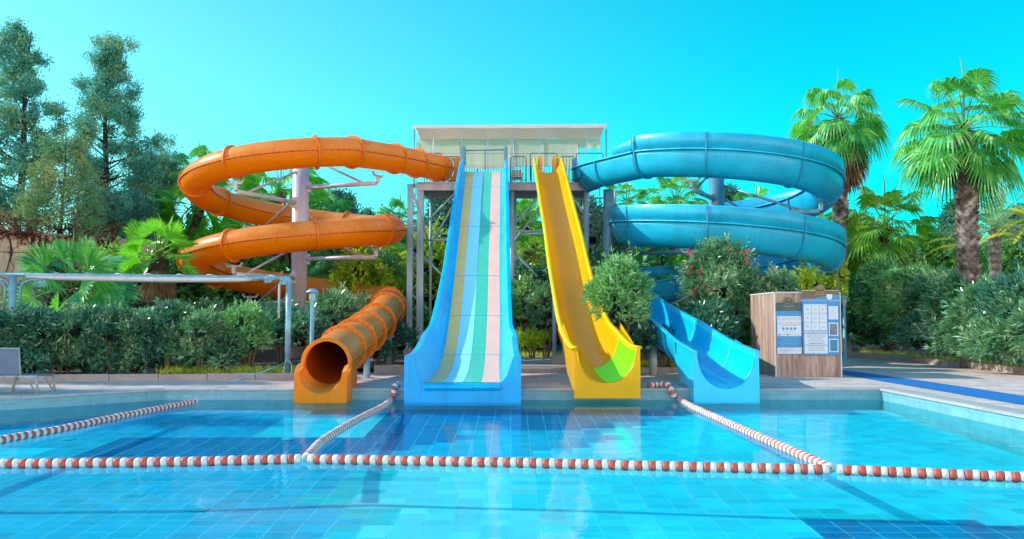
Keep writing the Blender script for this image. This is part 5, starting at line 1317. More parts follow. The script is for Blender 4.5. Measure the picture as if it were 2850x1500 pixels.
def shrub(label, px, ytop, D, hwpx, kind='oleander', seed=1, zb=.1, name='bush', cat='bush', dens=1.0, group=None, ll=None, lw=None, k=9, depth=None, bottom=.12, stems=True, up=.75, flowers=0, coref=.36, blobs=None):
    rs = np.random.RandomState(seed); x = Xat(px, D); H = Zat(ytop, D) - zb; hw = hwpx * D / F; dp = depth or hw * .9
    if blobs is None:
        blobs = [(0, 0, H * (bottom + (1 - bottom) * .5), hw * .82, dp * .82, H * (1 - bottom) * .47)]
        for j in range(7):
            a = 2 * PI * j / 7 + rs.uniform(-.3, .3); rr_ = rs.uniform(.35, .6); q = rs.uniform(.30, .42) * min(hw, H * .6)
            blobs.append((hw * rr_ * math.cos(a), dp * rr_ * math.sin(a), H * rs.uniform(bottom + .3, .84), q * 1.15, q, q * 1.05))
        blobs.append((rs.uniform(-.2, .2) * hw, 0, H * .8, hw * .42, dp * .42, H * .2))
    sc_ = D / 23.0; ll = ll or .185 * sc_ ** .6; lw = lw or .037 * sc_ ** .8
    area = sum(b[3] * b[4] + b[4] * b[5] + b[3] * b[5] for b in blobs) * 3.2
    n = int(min(3600, max(120, area * 46 / sc_ ** 1.7)) * dens)
    P, Nn = blob_points(rs, blobs, n)
    Ax = norm(Nn * .75 + np.array([0, 0, up]) + rs.normal(size=P.shape) * .28)
    V = shoots(rs, P - Ax * .08, Ax, k, .24 * sc_ ** .5, ll, lw)
    # looser inner leaves
    P2, N2 = blob_points(rs, blobs, n // 3, .45)
    V2 = shoots(rs, P2, norm(N2 + rs.normal(size=P2.shape) * .5), 6, .2, ll, lw * 1.2)
    o = thing(name, label, cat, (x, D, zb), group)
    V = np.concatenate([V, V2]) + np.array([x, D, zb]); Vz = V
    fo = quads_mesh('foliage', Vz, 4, M[kind], o)
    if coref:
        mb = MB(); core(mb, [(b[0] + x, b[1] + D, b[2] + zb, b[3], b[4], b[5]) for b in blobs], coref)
        mb.build('opaque_core', M['core_dark'], fo)  # added dark lump, blocks light and view through the leaves
    if stems:
        mb = MB()
        for j in range(7):
            a = 2 * PI * j / 7; r0 = hw * .12; mb.tube([(x + r0 * math.cos(a), D + r0 * math.sin(a), zb - .05), (x + hw * .22 * math.cos(a), D + hw * .2 * math.sin(a), zb + H * .25), (x + hw * .5 * math.cos(a + .3), D + hw * .4 * math.sin(a + .3), zb + H * .62)], [.035, .028, .012], 6)
        mb.build('stem', M['stem'], o)
    if flowers:
        FP, FN = blob_points(rs, blobs, flowers * 14, 1.0); FP = FP + FN * .06; sel = (FP[:, 2] > H * .55) & (FN[:, 1] < .25); FP = FP[sel][:flowers] + np.array([x, D, zb]); mbf = []
        for p in FP:
            c = rs.randint(5, 12); cc = p + np.array([0, -.04, .16]) + rs.normal(size=(c, 3)) * .06
            for _ in range(5): mbf.append(leaf_quads(cc, norm(rs.normal(size=(c, 3)) + [0, -.3, .3]), norm(rs.normal(size=(c, 3))), np.full(c, .06), np.full(c, .055)))
        if mbf: quads_mesh('blossom', np.concatenate(mbf), 4, M['blossom'], o)
    return o
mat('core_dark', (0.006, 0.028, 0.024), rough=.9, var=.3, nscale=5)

# ---- fan palm
def fan_leaf(rs, base, d, Lp, Rb, nseg=24, droop=.55, spread=115, cup=.25, stiff=False):
    """petiole polyline and blade strips; returns petiole pts, vertex quads"""
    d = d / np.linalg.norm(d); side = np.cross(d, [0, 0, 1.0]); 
    if np.linalg.norm(side) < .1: side = np.array([1.0, 0, 0])
    side /= np.linalg.norm(side); nrm = np.cross(side, d)
    hub = base + d * Lp + np.array([0, 0, -.06 * Lp]); Q = []
    dd = norm(d + np.array([0, 0, -.25])); nrm = np.cross(side, dd); tw = rs.uniform(-1.35, 1.35) if stiff else rs.uniform(-.5, .5)
    side, nrm = side * math.cos(tw) + nrm * math.sin(tw), nrm * math.cos(tw) - side * math.sin(tw)
    A = np.radians(np.linspace(-spread, spread, nseg)) ; da = A[1] - A[0]
    for i, a in enumerate(A):
        lr = Rb * (1 - .22 * (abs(a) / 2) ** 2) * rs.uniform(.88, 1.06)
        u = dd * math.cos(a) + side * math.sin(a) + nrm * cup * (.25 + .4 * abs(math.sin(a)))
        v = -dd * math.sin(a) + side * math.cos(a); u = u / np.linalg.norm(u)
        tilt = nrm * ((.6 if stiff else .4) if i % 2 else -(.6 if stiff else .4))
        w1 = lr * .5 * da * .56
        pts = []; ws = (.0, w1 * .95, w1 * (1.05 if stiff else .55), .0035)
        for q, w_ in zip((0.03, .46, .74, 1.0), ws):
            p = hub + u * lr * (q if q < .5 else .46 + (q - .46) * (1 - .35 * min(1, droop))); dr = droop * lr * max(0, q - .40) ** 1.35 * 1.25; p = p + np.array([0, 0, -dr])
            vv = v + tilt * (1 if q < .6 else .4); pts.append((p - vv * w_, p + vv * w_))
        for (a0, a1), (b0, b1) in zip(pts[:-1], pts[1:]): Q += [a0, a1, b1, b0]
    return hub, Q

def fan_palm(label, px, ycrown, D, rpx, kind='palm_leaf', seed=1, nf=34, tr=.2, zb=.1, skirt=.5, ebot=-50, bark='palm_bark', droop=.6, trunk_from=None, group=None, nseg=22, dead=26):
    rs = np.random.RandomState(seed); x = Xat(px, D); zc = Zat(ycrown, D); Rr = rpx * D / F
    o = thing('fan_palm', label, 'palm tree', (x, D, zb), group)
    stiff = droop < .45
    if stiff: nf = int(nf * .62); nseg = 30
    Lp = Rr * (.50 if stiff else .56); Rb = Rr * (.62 if stiff else .54); Q = []; pet = MB(); top = np.array([x, D, zc])
    for i in range(nf):
        q = i / (nf - 1); el = math.radians(80 - (80 - ebot) * q ** .72 + rs.uniform(-8, 8)); az = i * 2.39996 + rs.uniform(-.25, .25)
        d = np.array([math.cos(el) * math.cos(az), math.cos(el) * math.sin(az), math.sin(el)])
        b0 = top + np.array([.1 * math.cos(az), .1 * math.sin(az), .12 - .3 * q])
        hub, qq = fan_leaf(rs, b0, d, Lp * rs.uniform(.85, 1.12), Rb * rs.uniform(.88, 1.1) * (1 if q > .12 else .8), nseg, droop * rs.uniform(.7, 1.3), spread=105 if stiff else 115, stiff=stiff); Q += qq
        m_ = b0 + d * Lp * .5 + np.array([0, 0, .03 * Lp]); pet.tube([tuple(b0), tuple(m_), tuple(hub)], [.022, .016, .011], 5)
    cr = quads_mesh('crown', np.array(Q), 4, M[kind], o); pet.build('petiole', M['petiole'], cr)
    # spear
    mb = MB(); mb.tube([(x, D, zc), (x + .03, D, zc + Rr * .75), (x + rs.uniform(-.1, .1), D, zc + Rr * 1.02)], [.03, .03, .004], 5); mb.build('spear_leaf', M['petiole'], cr)
    if skirt:
        S_ = skirt * Rr; Q = []
        for i in range(dead):
            az = i * 2.4; el = math.radians(rs.uniform(-82, -58)); d = np.array([math.cos(el) * math.cos(az), math.cos(el) * math.sin(az), math.sin(el)])
            b0 = top + np.array([.12 * math.cos(az), .12 * math.sin(az), -.25 - rs.uniform(0, .5) * S_]); hub, qq = fan_leaf(rs, b0, d, S_ * .35, S_ * .8, 12, .9, 60, .1); Q += qq
        quads_mesh('dead_leaf_skirt', np.array(Q), 4, M['palm_dead'], o)
    # trunk with old leaf-base scales
    zt = zc - .15; mb = MB(); n = 14
    prof_ = [(zb - .1, tr * 1.35), (zb + .4, tr * 1.08), ((zb + zt) / 2, tr), (zt - .5, tr * 1.05), (zt, tr * .9)]
    rings = []; zz = zb - .1
    while zz < zt:
        r = float(np.interp(zz, [p[0] for p in prof_], [p[1] for p in prof_])); rings.append([(x + r * math.cos(2 * PI * k / n), D + r * math.sin(2 * PI * k / n), zz) for k in range(n)]); zz += .25
    mb.loft(rings, caps=True)
    zz = zb + .1; row = 0
    vis = Zat(trunk_from, D) if trunk_from else zb
    zz = max(zz, vis - .5)
    while zz < zt - .1:
        r = float(np.interp(zz, [p[0] for p in prof_], [p[1] for p in prof_])); m_ = 9
        for k in range(m_):
            a = 2 * PI * (k + .5 * (row % 2)) / m_ + rs.uniform(-.1, .1); c, s = math.cos(a), math.sin(a); w_ = r * .42; h_ = .15 * rs.uniform(.8, 1.3); o_ = .10 * rs.uniform(.5, 1.4)
            p0 = (x + r * .97 * c - s * w_, D + r * .97 * s + c * w_, zz); p1 = (x + r * .97 * c + s * w_, D + r * .97 * s - c * w_, zz)
            p2 = (x + (r + o_) * c + s * w_ * .45, D + (r + o_) * s - c * w_ * .45, zz + h_); p3 = (x + (r + o_) * c - s * w_ * .45, D + (r + o_) * s + c * w_ * .45, zz + h_)
            p4 = (x + r * .9 * c, D + r * .9 * s, zz + h_ * .9)
            mb.cur = 1; mb.add([p0, p1, p2, p3, p4], [(0, 1, 2, 3), (3, 2, 4), (0, 3, 4), (1, 4, 2)], False); mb.cur = 0
        zz += .105; row += 1
    mb.build('trunk', None, o, mats=[M[bark], M['palm_boot'] if bark == 'palm_bark' else M[bark]])
    return o

# ---- date palm (feather fronds)
def date_palm(label, px, ycrown, D, rpx, kind='date_leaf', seed=1, nf=22, tr=.22, zb=.1, only=None, bark='palm_bark'):
    rs = np.random.RandomState(seed); x = Xat(px, D); zc = Zat(ycrown, D); Rr = rpx * D / F
    o = thing('date_palm', label, 'palm tree', (x, D, zb)); Q = []; rach = MB()
    for i in range(nf):
        q = i / nf; el = 85 - 95 * q; az = i * 2.39996 + rs.uniform(-.2, .2)
        if only: az, el = only[i % len(only)]
        el = math.radians(el); p = np.array([x, D, zc]); d = np.array([math.cos(el) * math.cos(az), math.cos(el) * math.sin(az), math.sin(el)])
        n = 26; st = Rr * 1.15 / n; pts = [p.copy()]
        for k in range(n):
            d = norm(d + np.array([0, 0, -.045])); p = p + d * st; pts.append(p.copy()); side = norm(np.cross(d, [0, 0, 1.0])); up_ = np.cross(side, d)
            if k < 3: continue
            ln = Rr * .32 * math.sin(PI * (k + 2) / (n + 3)) ** .6
            for sg in (-1, 1):
                for _ in range(2):
                    dl = norm(side * sg + d * .75 + up_ * rs.uniform(.1, .45)); b0 = p - d * st * rs.rand(); w_ = d * .014 + up_ * .006
                    t1 = b0 + dl * ln * rs.uniform(.85, 1.1); t1[2] -= ln * .15; mid = (b0 + t1) / 2 + [0, 0, .02]
                    Q += [b0, mid - w_, t1, mid + w_]
        rach.tube([tuple(v) for v in pts[::3]], [.02 - .0018 * j for j in range(len(pts[::3]))], 5)
    cr = quads_mesh('crown', np.array(Q), 4, M[kind], o); rach.build('frond_stalk', M['petiole'], cr)
    mb = MB(); n = 12; rings = []; zz = zb - .1
    while zz < zc: 
        r = tr * (1 + .1 * math.sin(zz * 22)); rings.append([(x + r * math.cos(2 * PI * k / n), D + r * math.sin(2 * PI * k / n), zz) for k in range(n)]); zz += .07
    mb.loft(rings, smooth=False, caps=True)
    mb.build('trunk', M[bark], o); return o

# ---- conifers
def tufts(rs, C_, r, k, ln, wd, up=.6):
    n = len(C_); d = norm(rs.normal(size=(n, k, 3)) + np.array([0, 0, up])); base = C_[:, None] + rs.normal(size=(n, k, 3)) * r * .45
    s = norm(np.cross(d, rs.normal(size=(n, k, 3))))
    return leaf_quads(base.reshape(-1, 3), d.reshape(-1, 3), s.reshape(-1, 3), (ln * rs.uniform(.6, 1.2, n * k)), np.full(n * k, wd), .05)

def profile_tree(label, px_trunk, D, prof, kind='cypress', seed=1, zb=0.0, nbr=90, airy=.35, tr=.22, name='cypress_tree', cat='tree', tuft_r=.26, k=34, ln=.17, wd=.035, rise=35, bark='bark_dark', clumps=7, lean=0.0, trunk_px=None, depthf=.8, spread_=.22, subs=0, rlo=.72):
    """tree from a silhouette: prof = [(y_px, left_px, right_px)] top to bottom at distance D"""
    rs = np.random.RandomState(seed); x0 = Xat(px_trunk, D); ysz = [Zat(p[0], D) for p in prof][::-1]
    Ls = [x0 - Xat(p[1], D) for p in prof][::-1]; Rs = [Xat(p[2], D) - x0 for p in prof][::-1]; zt = ysz[-1]; z0 = ysz[0]
    o = thing(name, label, cat, (x0, D, zb))
    def tx(z): return x0 + lean * (z - zb)
    mb = MB(); zs = np.linspace(zb - .1, zt - .15, 12); mb.tube([(tx(z) + .06 * math.sin(z), D, z) for z in zs], [max(.02, tr * (1 - (z - zb) / (zt - zb)) ** .8) for z in zs], 9)
    tips = []; br = MB()
    for i in range(nbr):
        u = (i + rs.rand()) / nbr; zt_ = z0 + (zt - .3 - z0) * u ** .92; az = i * 2.39996 + rs.uniform(-.4, .4); c, s = math.cos(az), math.sin(az)
        w_ = (np.interp(zt_, ysz, Rs) if c > 0 else np.interp(zt_, ysz, Ls)); dpt = (np.interp(zt_, ysz, Rs) + np.interp(zt_, ysz, Ls)) / 2 * depthf
        r = rs.uniform(rlo, 1.0); tipx, tipy = w_ * c * r, dpt * s * r; hl = math.hypot(tipx, tipy)
        zs_ = max(zb + .6, zt_ - hl * math.tan(math.radians(rise)) * rs.uniform(.6, 1.2)); zs_ = min(zs_, zt - .4)
        a = np.array([tx(zs_), D, zs_]); b = np.array([x0 + tipx, D + tipy, zt_]); m_ = (a + b) / 2 + np.array([0, 0, -.08 * hl]) + rs.normal(size=3) * .08
        rad = max(.012, tr * .32 * (1 - (zs_ - zb) / (zt - zb)) ** .7); br.tube([tuple(a), tuple(m_), tuple(b)], [rad, rad * .6, .008], 5, cap=False)
        nc = max(2, int(clumps * (.4 + hl / max(1e-3, max(max(Ls), max(Rs))))))
        for j in range(nc):
            t = 1 - (j / nc) ** 1.2 * (1 - airy) * rs.uniform(.6, 1.0); p = (1 - t) ** 2 * a + 2 * (1 - t) * t * m_ + t * t * b; off = rs.normal(size=3) * spread_ * (1.2 - t * .6); off[2] = abs(off[2]) * .9
            q = p + off; tips.append(q)
            if j % 2 == 0: br.tube([tuple(p), tuple(q)], [.014, .006], 4, cap=False)
            if subs:
                for _ in range(subs): tips.append(q + rs.normal(size=3) * tuft_r * .48)
    tips = np.array(tips); V = tufts(rs, tips, tuft_r, k, ln, wd)
    quads_mesh('crown', V, 4, M[kind], o); mb.build('trunk', M[bark], o); br.build('branches', M[bark], o)
    return o

def cone_tree(label, px, ytop, D, hwpx, kind='conifer', seed=1, ybase=760, dens=1.0, rise=-5, cat='tree', k=26, name='conifer'):
    h = ybase - ytop; prof = [(ytop, px - 2, px + 2), (ytop + h * .25, px - hwpx * .35, px + hwpx * .35), (ytop + h * .6, px - hwpx * .75, px + hwpx * .75), (ybase, px - hwpx, px + hwpx)]
    s = D / 45
    return profile_tree(label, px, D, prof, kind, seed, nbr=int(130 * dens), airy=.15, tr=.18, name=name, cat=cat, tuft_r=.34 * s, k=k, ln=.26 * s, wd=.07 * s, rise=rise, clumps=6, depthf=.95)
# ------------------------------------------------------------------ what grows where (photo pixel, distance)
# left trees
profile_tree('very tall loose cypress at the left edge of the picture', 30, 35, [(78, 0, 18), (130, -40, 60), (210, -60, 92), (300, -90, 130), (380, -100, 150), (470, -120, 165), (560, -120, 150), (640, -100, 120)], 'cypress', 11, nbr=70, airy=.5, tr=.26, lean=.03, clumps=4, spread_=.30, subs=5, rlo=.45, tuft_r=.26, k=42, ln=.13, wd=.05)
profile_tree('tall cypress with a slim open top left of the orange spiral', 280, 38, [(98, 276, 308), (135, 258, 318), (170, 240, 322), (215, 215, 326), (240, 235, 330), (262, 170, 350), (300, 170, 372), (330, 200, 420), (400, 190, 452), (450, 196, 444), (520, 215, 430), (600, 230, 400), (650, 260, 370)], 'cypress', 12, nbr=80, airy=.5, tr=.25, clumps=4, spread_=.32, subs=5, rlo=.45, tuft_r=.28, k=42, ln=.14, wd=.05)
profile_tree('dense round cypress standing between the slim cypress and the orange spiral', 400, 40, [(420, 440, 478), (450, 400, 500), (520, 380, 495), (600, 330, 470), (690, 300, 440)], 'cypress', 13, nbr=90, airy=.3, tr=.18, clumps=6, subs=3, rlo=.6, k=24)
profile_tree('sparse pine with yellow and rusty foliage between the two tall cypresses', 165, 33, [(370, 120, 170), (430, 95, 215), (500, 70, 250), (570, 40, 270), (640, 20, 260)], 'pine_autumn', 14, nbr=60, airy=.4, tr=.14, clumps=5, subs=2, name='pine_tree', k=18, ln=.16, rise=30)
profile_tree('dark leafy tree behind the garden wall', 310, 37, [(520, 250, 360), (580, 215, 430), (640, 200, 460), (700, 200, 480)], 'cypress', 15, nbr=90, airy=.1, tr=.2, k=40)
# creeper on the wall
rs = np.random.RandomState(4); cr = thing('creeper', 'red and brown creeper hanging over the garden wall', 'climbing plant', (-15, 31, 4))
P_ = []
for i in range(800):
    px = rs.uniform(-20, 330); q = (px + 250) / 680; Dd = 30 + 5 * q; y0 = 628 + 52 * q; py = y0 + (rs.normal() * 22 - 10 if rs.rand() < .6 else rs.uniform(0, 130) * (px > 90)); p = at(px, py, Dd - .25 + rs.uniform(-.1, .1)); P_.append(p)
P_ = np.array([tuple(p) for p in P_]); quads_mesh('foliage', tufts(rs, P_, .12, 5, .11, .07), 4, M['creeper'], cr)
mb = MB()
for i in range(26):
    px = rs.uniform(10, 320); q = (px + 250) / 680; Dd = 29.7 + 5 * q; pts_ = []; y = 628 + 52 * q
    for j in range(6): pts_.append(tuple(at(px, y, Dd))); px += rs.uniform(-14, 14); y += rs.uniform(15, 38)
    mb.tube(pts_, [.03, .026, .022, .018, .013, .008], 5)
mb.build('vine_stem', M['bark_dark'], cr)

# palms, left half
fan_palm('low dark fan palm behind the left end of the pipe frame', 195, 800, 25.5, 165, 'palm_leaf', 21, nf=26, tr=.17, skirt=0, ebot=-25, droop=.25, nseg=28, bark='palm_bark_dark')
fan_palm('bright green fan palm with a brown skirt in front of the wall', 440, 705, 27.5, 112, 'palm_leaf_bright', 22, nf=30, tr=.2, skirt=.6, ebot=-20, droop=.2, nseg=28, bark='palm_bark_dark')
fan_palm('bright fan palm left of the upper orange loop', 530, 590, 38.5, 130, 'palm_leaf_bright', 23, nf=36, tr=.2, skirt=.6, droop=.3, bark='palm_bark_dark')
fan_palm('tall fan palm whose top shows beside the highest orange bend', 545, 480, 40, 90, 'palm_leaf', 24, nf=28, skirt=.3, bark='palm_bark_dark')
fan_palm('fan palm behind the grey pole, seen through the orange spiral', 775, 520, 41, 135, 'palm_leaf_bright', 25, nf=40, skirt=.9, droop=.4)
fan_palm('fan palm just right of the grey pole behind the orange loops', 890, 600, 40, 95, 'palm_leaf', 26, nf=30, skirt=.4)
fan_palm('short fan palm trunk with shaggy skirt below the orange spiral', 590, 700, 38, 85, 'palm_leaf_bright', 27, nf=26, tr=.17, skirt=.55, droop=.3, bark='palm_bark')
fan_palm('fan palm left of the twin platform columns', 1110, 618, 42, 85, 'palm_leaf', 28, nf=30, skirt=.5)
fan_palm('yellowing fan palm low between the orange spiral and the columns', 1075, 745, 37, 105, 'palm_leaf_yellow', 29, nf=34, skirt=.4)
fan_palm('dark fan palm low right of the grey pole', 935, 720, 37, 100, 'palm_leaf', 30, nf=30, skirt=.5)
# palms, middle
fan_palm('fan palm between the striped and yellow slides, upper crown', 1465, 625, 40, 95, 'palm_leaf_bright', 31, nf=34, skirt=.7, droop=.6, bark='palm_bark_dark')
fan_palm('fan palm behind the striped slide with its brown trunk showing left of the yellow slide', 1490, 720, 37.5, 75, 'palm_leaf_yellow', 32, nf=28, skirt=.5, bark='palm_bark_dark', tr=.24)
fan_palm('fan palm glimpsed behind the twin columns', 1215, 730, 42, 90, 'palm_leaf_yellow', 33, nf=30, skirt=.4)
# palms behind the blue flume
fan_palm('fan palm in the gap of the blue spiral, left of its pole', 1885, 555, 43, 95, 'palm_leaf', 34, nf=32, skirt=.5)
fan_palm('slim fan palm above the left end of the blue spiral', 1745, 560, 42, 70, 'palm_leaf', 35, nf=26, skirt=.7)
fan_palm('fan palm seen through the blue spiral right of its pole', 2110, 590, 44, 90, 'palm_leaf', 36, nf=30, skirt=.4)
fan_palm('shaded fan palm under the blue spiral', 1830, 760, 37, 110, 'palm_leaf', 37, nf=30, skirt=.5, bark='palm_bark_dark')
fan_palm('fan palm whose fronds show at the right end of the blue spiral', 2270, 640, 38, 85, 'palm_leaf', 38, nf=30, skirt=.4)
# palms, right
fan_palm('largest tall fan palm at the right with a thick scaly trunk', 2700, 358, 27, 205, 'palm_leaf', 39, nf=38, tr=.25, skirt=.40, ebot=-54, droop=.8, nseg=30, trunk_from=800, dead=34)
fan_palm('tall slim fan palm rising behind the right end of the blue spiral', 2345, 330, 37, 145, 'palm_leaf', 40, nf=36, tr=.27, skirt=.78, ebot=-62, droop=.9, nseg=26, trunk_from=600, dead=44)
fan_palm('mid height fan palm with yellowing lower fronds between the two tall palms', 2470, 625, 37.5, 150, 'palm_leaf_yellow', 41, nf=38, tr=.2, skirt=.55, ebot=-60, droop=.6, nseg=26, bark='palm_bark_dark', dead=40)
date_palm('grey green date palm behind the largest fan palm', 2775, 640, 33, 125, 'date_leaf', 42, nf=26)
date_palm('young date palm with yellow fronds left of the largest palm trunk', 2720, 690, 32, 115, 'date_leaf_yellow', 43, nf=4, only=[(3.0, 38), (3.3, 20), (2.7, 25), (.2, 45)], tr=.12)
date_palm('date palm with yellow fronds cut by the right edge', 2890, 620, 30, 110, 'date_leaf_yellow', 44, nf=6, only=[(3.0, 45), (3.3, 15), (2.6, 60), (.5, 40), (3.6, 0), (1.5, 50)], tr=.15)

# background conifers
cone_tree('small dark conifer against the sky right of the grey pole', 935, 535, 52, 45, seed=51)
cone_tree('pointed dark conifer between the grey pole and the columns', 962, 545, 55, 36, seed=52)
cone_tree('low conifer top left of the twin columns', 1015, 590, 54, 40, seed=53)
cone_tree('tall dark conifer behind the twin platform columns', 1228, 515, 47, 70, seed=54)
cone_tree('dark conifer right behind the yellow slide top', 1625, 545, 46, 60, seed=55)
cone_tree('thin dark conifer beside the pole of the blue spiral', 2035, 520, 50, 40, seed=56)
cone_tree('dark conifer behind the mid height palm, right side', 2672, 560, 42, 75, seed=57)
cone_tree('dark conifer at the far right edge', 2845, 575, 40, 80, seed=58)
cone_tree('dark conifer behind the right end of the blue spiral', 2400, 600, 45, 70, seed=59)

# broad backdrop of shrubs and small trees, each its own
BG = [
 ('dark shrub in front of the garden wall, behind the left dark fan palm', 150, 700, 29.5, 75, 'oleander_dark', 87), ('dark brownish shrub before the wall between the two front palms', 290, 690, 30, 90, 'broadleaf', 88),
 ('dark shrub behind the skirted palm trunk', 400, 730, 30, 80, 'oleander_dark', 89), ('dark shrub behind the trunks left of the grey pole', 560, 850, 31, 100, 'oleander_dark', 90), ('dark shrub just left of the foot of the grey pole', 690, 850, 28, 80, 'oleander_dark', 93),
 ('dark shrub behind the wall end at the left', 470, 640, 38, 110, 'broadleaf', 61), ('dark tree below the left orange bend', 560, 700, 40, 110, 'broadleaf', 62),
 ('dark shrub under the lower orange loop', 690, 690, 38, 120, 'broadleaf', 63), ('leafy tree behind the foot of the grey pole', 820, 650, 42, 130, 'broadleaf', 64),
 ('green tree behind the right side of the orange spiral', 960, 650, 43, 130, 'olive', 65), ('yellow flowering shrub between the orange spiral and the columns', 1010, 690, 35, 95, 'shrub_yellow', 66),
 ('leafy tree behind the columns', 1130, 660, 44, 110, 'broadleaf', 67), ('yellow leafed shrub behind the right hand column', 1200, 640, 39, 85, 'shrub_yellow', 68),
 ('dark tree behind the striped slide', 1330, 620, 45, 130, 'broadleaf', 69), ('dark bush in the gap between striped and yellow slides', 1450, 740, 36, 100, 'oleander_dark', 70),
 ('large grey green olive tree behind the yellow slide', 1655, 570, 36, 105, 'olive', 71), ('dark dense bush under the grey green olive tree', 1690, 700, 33, 120, 'oleander_dark', 72),
 ('dark tree behind the lower left of the blue spiral', 1800, 640, 44, 120, 'broadleaf', 73), ('dark tree under the blue spiral', 1960, 690, 42, 140, 'broadleaf', 74),
 ('dark tree under the right end of the blue spiral', 2140, 700, 41, 130, 'broadleaf', 75), ('dark tree left of the mid height palm', 2330, 690, 40, 110, 'broadleaf', 76),
 ('dark tree behind the mid height palm', 2500, 660, 40, 120, 'broadleaf', 77), ('dark bush behind the largest palm trunk', 2640, 650, 36, 100, 'broadleaf', 78),
 ('green tree at the right edge behind the date palm', 2800, 640, 40, 110, 'broadleaf', 79),
 ('yellow tipped laurel rising behind the kiosk', 2240, 745, 29, 60, 'shrub_yellow', 80), ('bright laurel spire right of the kiosk boards', 2335, 715, 31, 22, 'shrub_yellow', 81),
 ('green tree behind the left part of the orange spiral', 680, 600, 45, 110, 'broadleaf', 82), ('olive coloured tree between the orange spiral and the platform', 1060, 600, 47, 95, 'olive', 83),
 ('dark green tree between the upper ends of the striped and yellow slides', 1440, 560, 47, 90, 'broadleaf', 84), ('dark green tree under the stairs behind the platform', 1740, 600, 46, 80, 'broadleaf', 85),
 ('green tree closing the gap right of the blue spiral', 2210, 620, 46, 100, 'broadleaf', 86),
]
for lb, px, yt, D, hw, kd, sd in BG:
    shrub(lb, px, yt, D, hw, kd, sd, k=8, ll=.2 * (D / 38), lw=.07 * (D / 38), dens=1.0, name='tree' if 'tree' in lb else 'bush', cat='tree' if 'tree' in lb else 'bush', stems='tree' in lb, bottom=.02, up=.35)
# far green mass closing the view between the trunks
rs = np.random.RandomState(9); P_ = []
for i in range(9000):
    px = rs.uniform(-200, 3050); Dd = rs.uniform(48, 58); zt_ = 3.4 + .9 * math.sin(px * .011) + .6 * math.sin(px * .037 + 1) + .4 * math.sin(px * .09); x = (px - 1425) / F * Dd; P_.append((x, Dd, rs.uniform(0, zt_)))
o = quads_mesh('woodland', tufts(rs, np.array(P_), .5, 14, .5, .22), 4, M['broadleaf']); tag(o, 'far dark woodland closing the view behind the slides', 'woodland', kind='stuff')

# clipped oleander hedge at the left: separate plants with visible stems
def hedge_plant(label, px, ytop, D, hwpx, kind, seed, zb=.1):
    rs = np.random.RandomState(seed); x = Xat(px, D); H = Zat(ytop, D) - zb; hw = hwpx * D / F
    bl = []
    for j in range(6): bl.append((rs.uniform(-.8, .8) * hw, rs.uniform(-.45, .45), H * rs.uniform(.58, .84), hw * rs.uniform(.3, .5), .38, H * rs.uniform(.14, .24)))
    for j in range(9): bl.append((rs.uniform(-.9, .9) * hw, rs.uniform(-.3, .5), H * rs.uniform(.08, .50), hw * .42, .3, H * .2))
    o = shrub(label, px, ytop, D, hwpx, kind, seed, zb, blobs=bl, stems=False, coref=.5, name='hedge_plant', cat='hedge plant', group='clipped hedge plants at the left', dens=1.4, ll=.19, lw=.042)
    for c in range(rs.randint(2, 4)):
        mb = MB(); cx_ = x + rs.uniform(-.5, .5) * hw; y0 = D - rs.uniform(.0, .35)
        for j in range(rs.randint(2, 5)):
            a = rs.uniform(-1, 1); p = [(cx_ + a * .04, y0, zb - .03), (cx_ + a * .1, y0 + rs.uniform(-.05, .05), zb + H * .22), (cx_ + a * .2, y0 + rs.uniform(-.08, .1), zb + H * .45), (cx_ + a * .3, y0, zb + H * .72)]; mb.tube(p, [.03, .026, .02, .01], 6)
        mb.build('stem', M['stem'], o)
HP = [(-60, 880, 90), (40, 868, 80), (130, 872, 75), (215, 862, 75), (300, 870, 70), (380, 868, 75), (455, 862, 70), (530, 868, 70), (600, 880, 65)]
where = ['left of the frame post, cut by the picture edge', 'around the left frame post', 'behind the foot of the sun lounger', 'with sunlit white glints, below the dark fan palm', 'below the middle of the dark palm, right side', 'left of the skirted palm trunk', 'in front of the skirted palm trunk', 'under the left end of the lowest orange bend', 'at the right end of the dark hedge']
for k, (px, yt, hw) in enumerate(HP): hedge_plant('dense hedge plant ' + where[k], px, yt, 22.6 - (.9 if px < 60 else 0), hw, 'oleander_dark' if k in (0, 1, 2, 4, 6) else 'oleander', 100 + k)
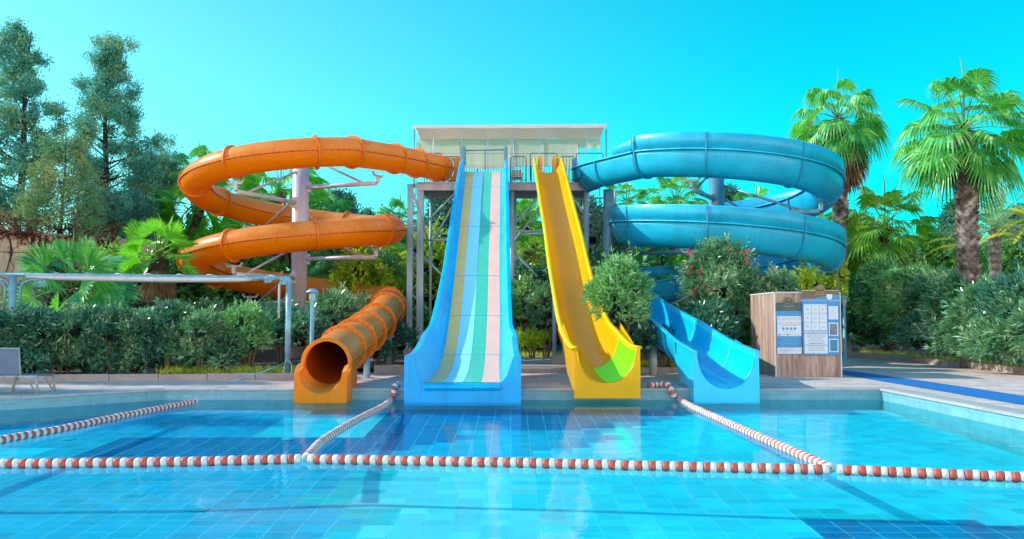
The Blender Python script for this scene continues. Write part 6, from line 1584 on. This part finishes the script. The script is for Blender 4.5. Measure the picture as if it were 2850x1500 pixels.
# mid-ground oleanders
OL = [
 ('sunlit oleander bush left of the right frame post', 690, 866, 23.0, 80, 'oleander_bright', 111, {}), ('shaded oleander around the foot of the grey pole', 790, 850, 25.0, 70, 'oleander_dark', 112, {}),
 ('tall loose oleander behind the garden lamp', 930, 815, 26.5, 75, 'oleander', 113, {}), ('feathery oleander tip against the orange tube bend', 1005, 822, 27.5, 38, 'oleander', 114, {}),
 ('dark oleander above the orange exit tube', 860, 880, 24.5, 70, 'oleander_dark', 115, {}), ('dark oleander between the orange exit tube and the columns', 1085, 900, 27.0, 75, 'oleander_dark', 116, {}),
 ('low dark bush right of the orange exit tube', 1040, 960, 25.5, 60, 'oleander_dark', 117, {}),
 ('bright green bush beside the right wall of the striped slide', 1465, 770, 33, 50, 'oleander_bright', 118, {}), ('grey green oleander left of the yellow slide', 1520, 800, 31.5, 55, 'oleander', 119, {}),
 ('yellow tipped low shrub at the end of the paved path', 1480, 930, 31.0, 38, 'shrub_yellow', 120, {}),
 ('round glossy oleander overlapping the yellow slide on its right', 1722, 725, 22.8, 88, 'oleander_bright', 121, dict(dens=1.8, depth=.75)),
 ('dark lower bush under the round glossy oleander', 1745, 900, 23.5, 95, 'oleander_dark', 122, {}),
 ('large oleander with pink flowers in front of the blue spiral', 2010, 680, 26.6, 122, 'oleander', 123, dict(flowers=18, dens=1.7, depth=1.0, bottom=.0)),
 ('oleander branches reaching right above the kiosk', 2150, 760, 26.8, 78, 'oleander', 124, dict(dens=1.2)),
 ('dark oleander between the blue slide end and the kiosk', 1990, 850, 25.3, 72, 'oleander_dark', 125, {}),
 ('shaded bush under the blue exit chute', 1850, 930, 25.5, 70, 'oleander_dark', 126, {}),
]
for lb, px, yt, D, hw, kd, sd, kw in OL: shrub(lb, px, yt, D, hw, kd, sd, name='oleander' if 'oleander' in lb else 'bush', **kw)
# right hand hedge of big oleanders, along x = 15
RH = [('dark oleander behind the right side of the kiosk', 2385, 800, 35, 75, 'oleander_dark'), ('tall bright oleander left in the right hand hedge', 2470, 735, 34, 95, 'oleander_bright'),
      ('bright oleander with white glints in the right hand hedge', 2545, 750, 31.5, 100, 'oleander_bright'), ('shaded oleander in the middle of the right hand hedge', 2625, 765, 30, 100, 'oleander'),
      ('teal shaded oleander left of the largest palm trunk', 2680, 770, 27.5, 105, 'oleander'), ('sloping sunlit oleander right of the largest palm trunk', 2760, 800, 25.5, 110, 'oleander'),
      ('dark oleander at the right edge of the hedge', 2850, 775, 24, 120, 'oleander_dark'), ('sunlit low oleander at the right edge in front of the hedge', 2890, 860, 23.0, 80, 'oleander'),
      ('low dark oleander overhanging the kerb left of the palm trunk', 2590, 880, 29.5, 90, 'oleander_dark'), ('low mixed oleander overhanging the kerb below the palm trunk', 2700, 890, 26.5, 105, 'oleander'),
      ('low shaded oleander overhanging the kerb near the right edge', 2800, 890, 24.0, 105, 'oleander'), ('rounded dark oleander between kiosk lamp and bright oleander', 2425, 850, 35.5, 60, 'oleander_dark')]
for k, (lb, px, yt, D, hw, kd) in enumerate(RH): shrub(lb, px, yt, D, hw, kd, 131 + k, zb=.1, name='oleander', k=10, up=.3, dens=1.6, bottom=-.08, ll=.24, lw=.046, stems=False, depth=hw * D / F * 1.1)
# dry grass and weeds along the kerbs
rs = np.random.RandomState(77); P_ = []
for i in range(1500):
    r = rs.rand()
    if r < .45: x = rs.uniform(-9, -5.4); P_.append((x, rs.uniform(22.0, 23.0), .1))
    elif r < .6: P_.append((rs.uniform(.1, 2.2), rs.uniform(32.0, 33.2), .12))
    elif r < .85: y = rs.uniform(20, 36); P_.append((14.45 + rs.uniform(0, .35), y, .11))
    else: P_.append((rs.uniform(2.4, 5.4), rs.uniform(25.1, 26.2), .12))
P_ = np.array(P_); n = len(P_); k = 7; d = norm(rs.normal(size=(n * k, 3)) * .45 + [0, 0, 1]); B = np.repeat(P_, k, 0) + rs.normal(size=(n * k, 3)) * [.05, .05, 0]
o = quads_mesh('grass', leaf_quads(B, d, norm(np.cross(d, rs.normal(size=d.shape))), rs.uniform(.1, .32, n * k), np.full(n * k, .012), .1), 4, M['grass_leaf']); tag(o, 'dry yellow green grass and weeds along the kerbs', 'grass', kind='stuff')
# fallen leaves on the shaded deck
# trees outside the left edge whose shade falls on the deck and pool
profile_tree('cypress beyond the left edge of the picture, shading the deck', -620, 28, [(0, -640, -600), (250, -760, -480), (600, -820, -420), (760, -800, -440)], 'cypress', 91, nbr=110, airy=.2, clumps=8)
profile_tree('second cypress beyond the left edge, nearer the pool', -700, 23, [(60, -720, -680), (300, -850, -520), (650, -900, -480), (800, -860, -540)], 'cypress', 92, nbr=100, airy=.2, clumps=8)
profile_tree('third cypress beyond the left edge, beside the pool', -900, 19.5, [(0, -920, -880), (300, -1060, -740), (650, -1100, -700), (820, -1060, -740)], 'cypress', 94, nbr=90, airy=.3, clumps=6)
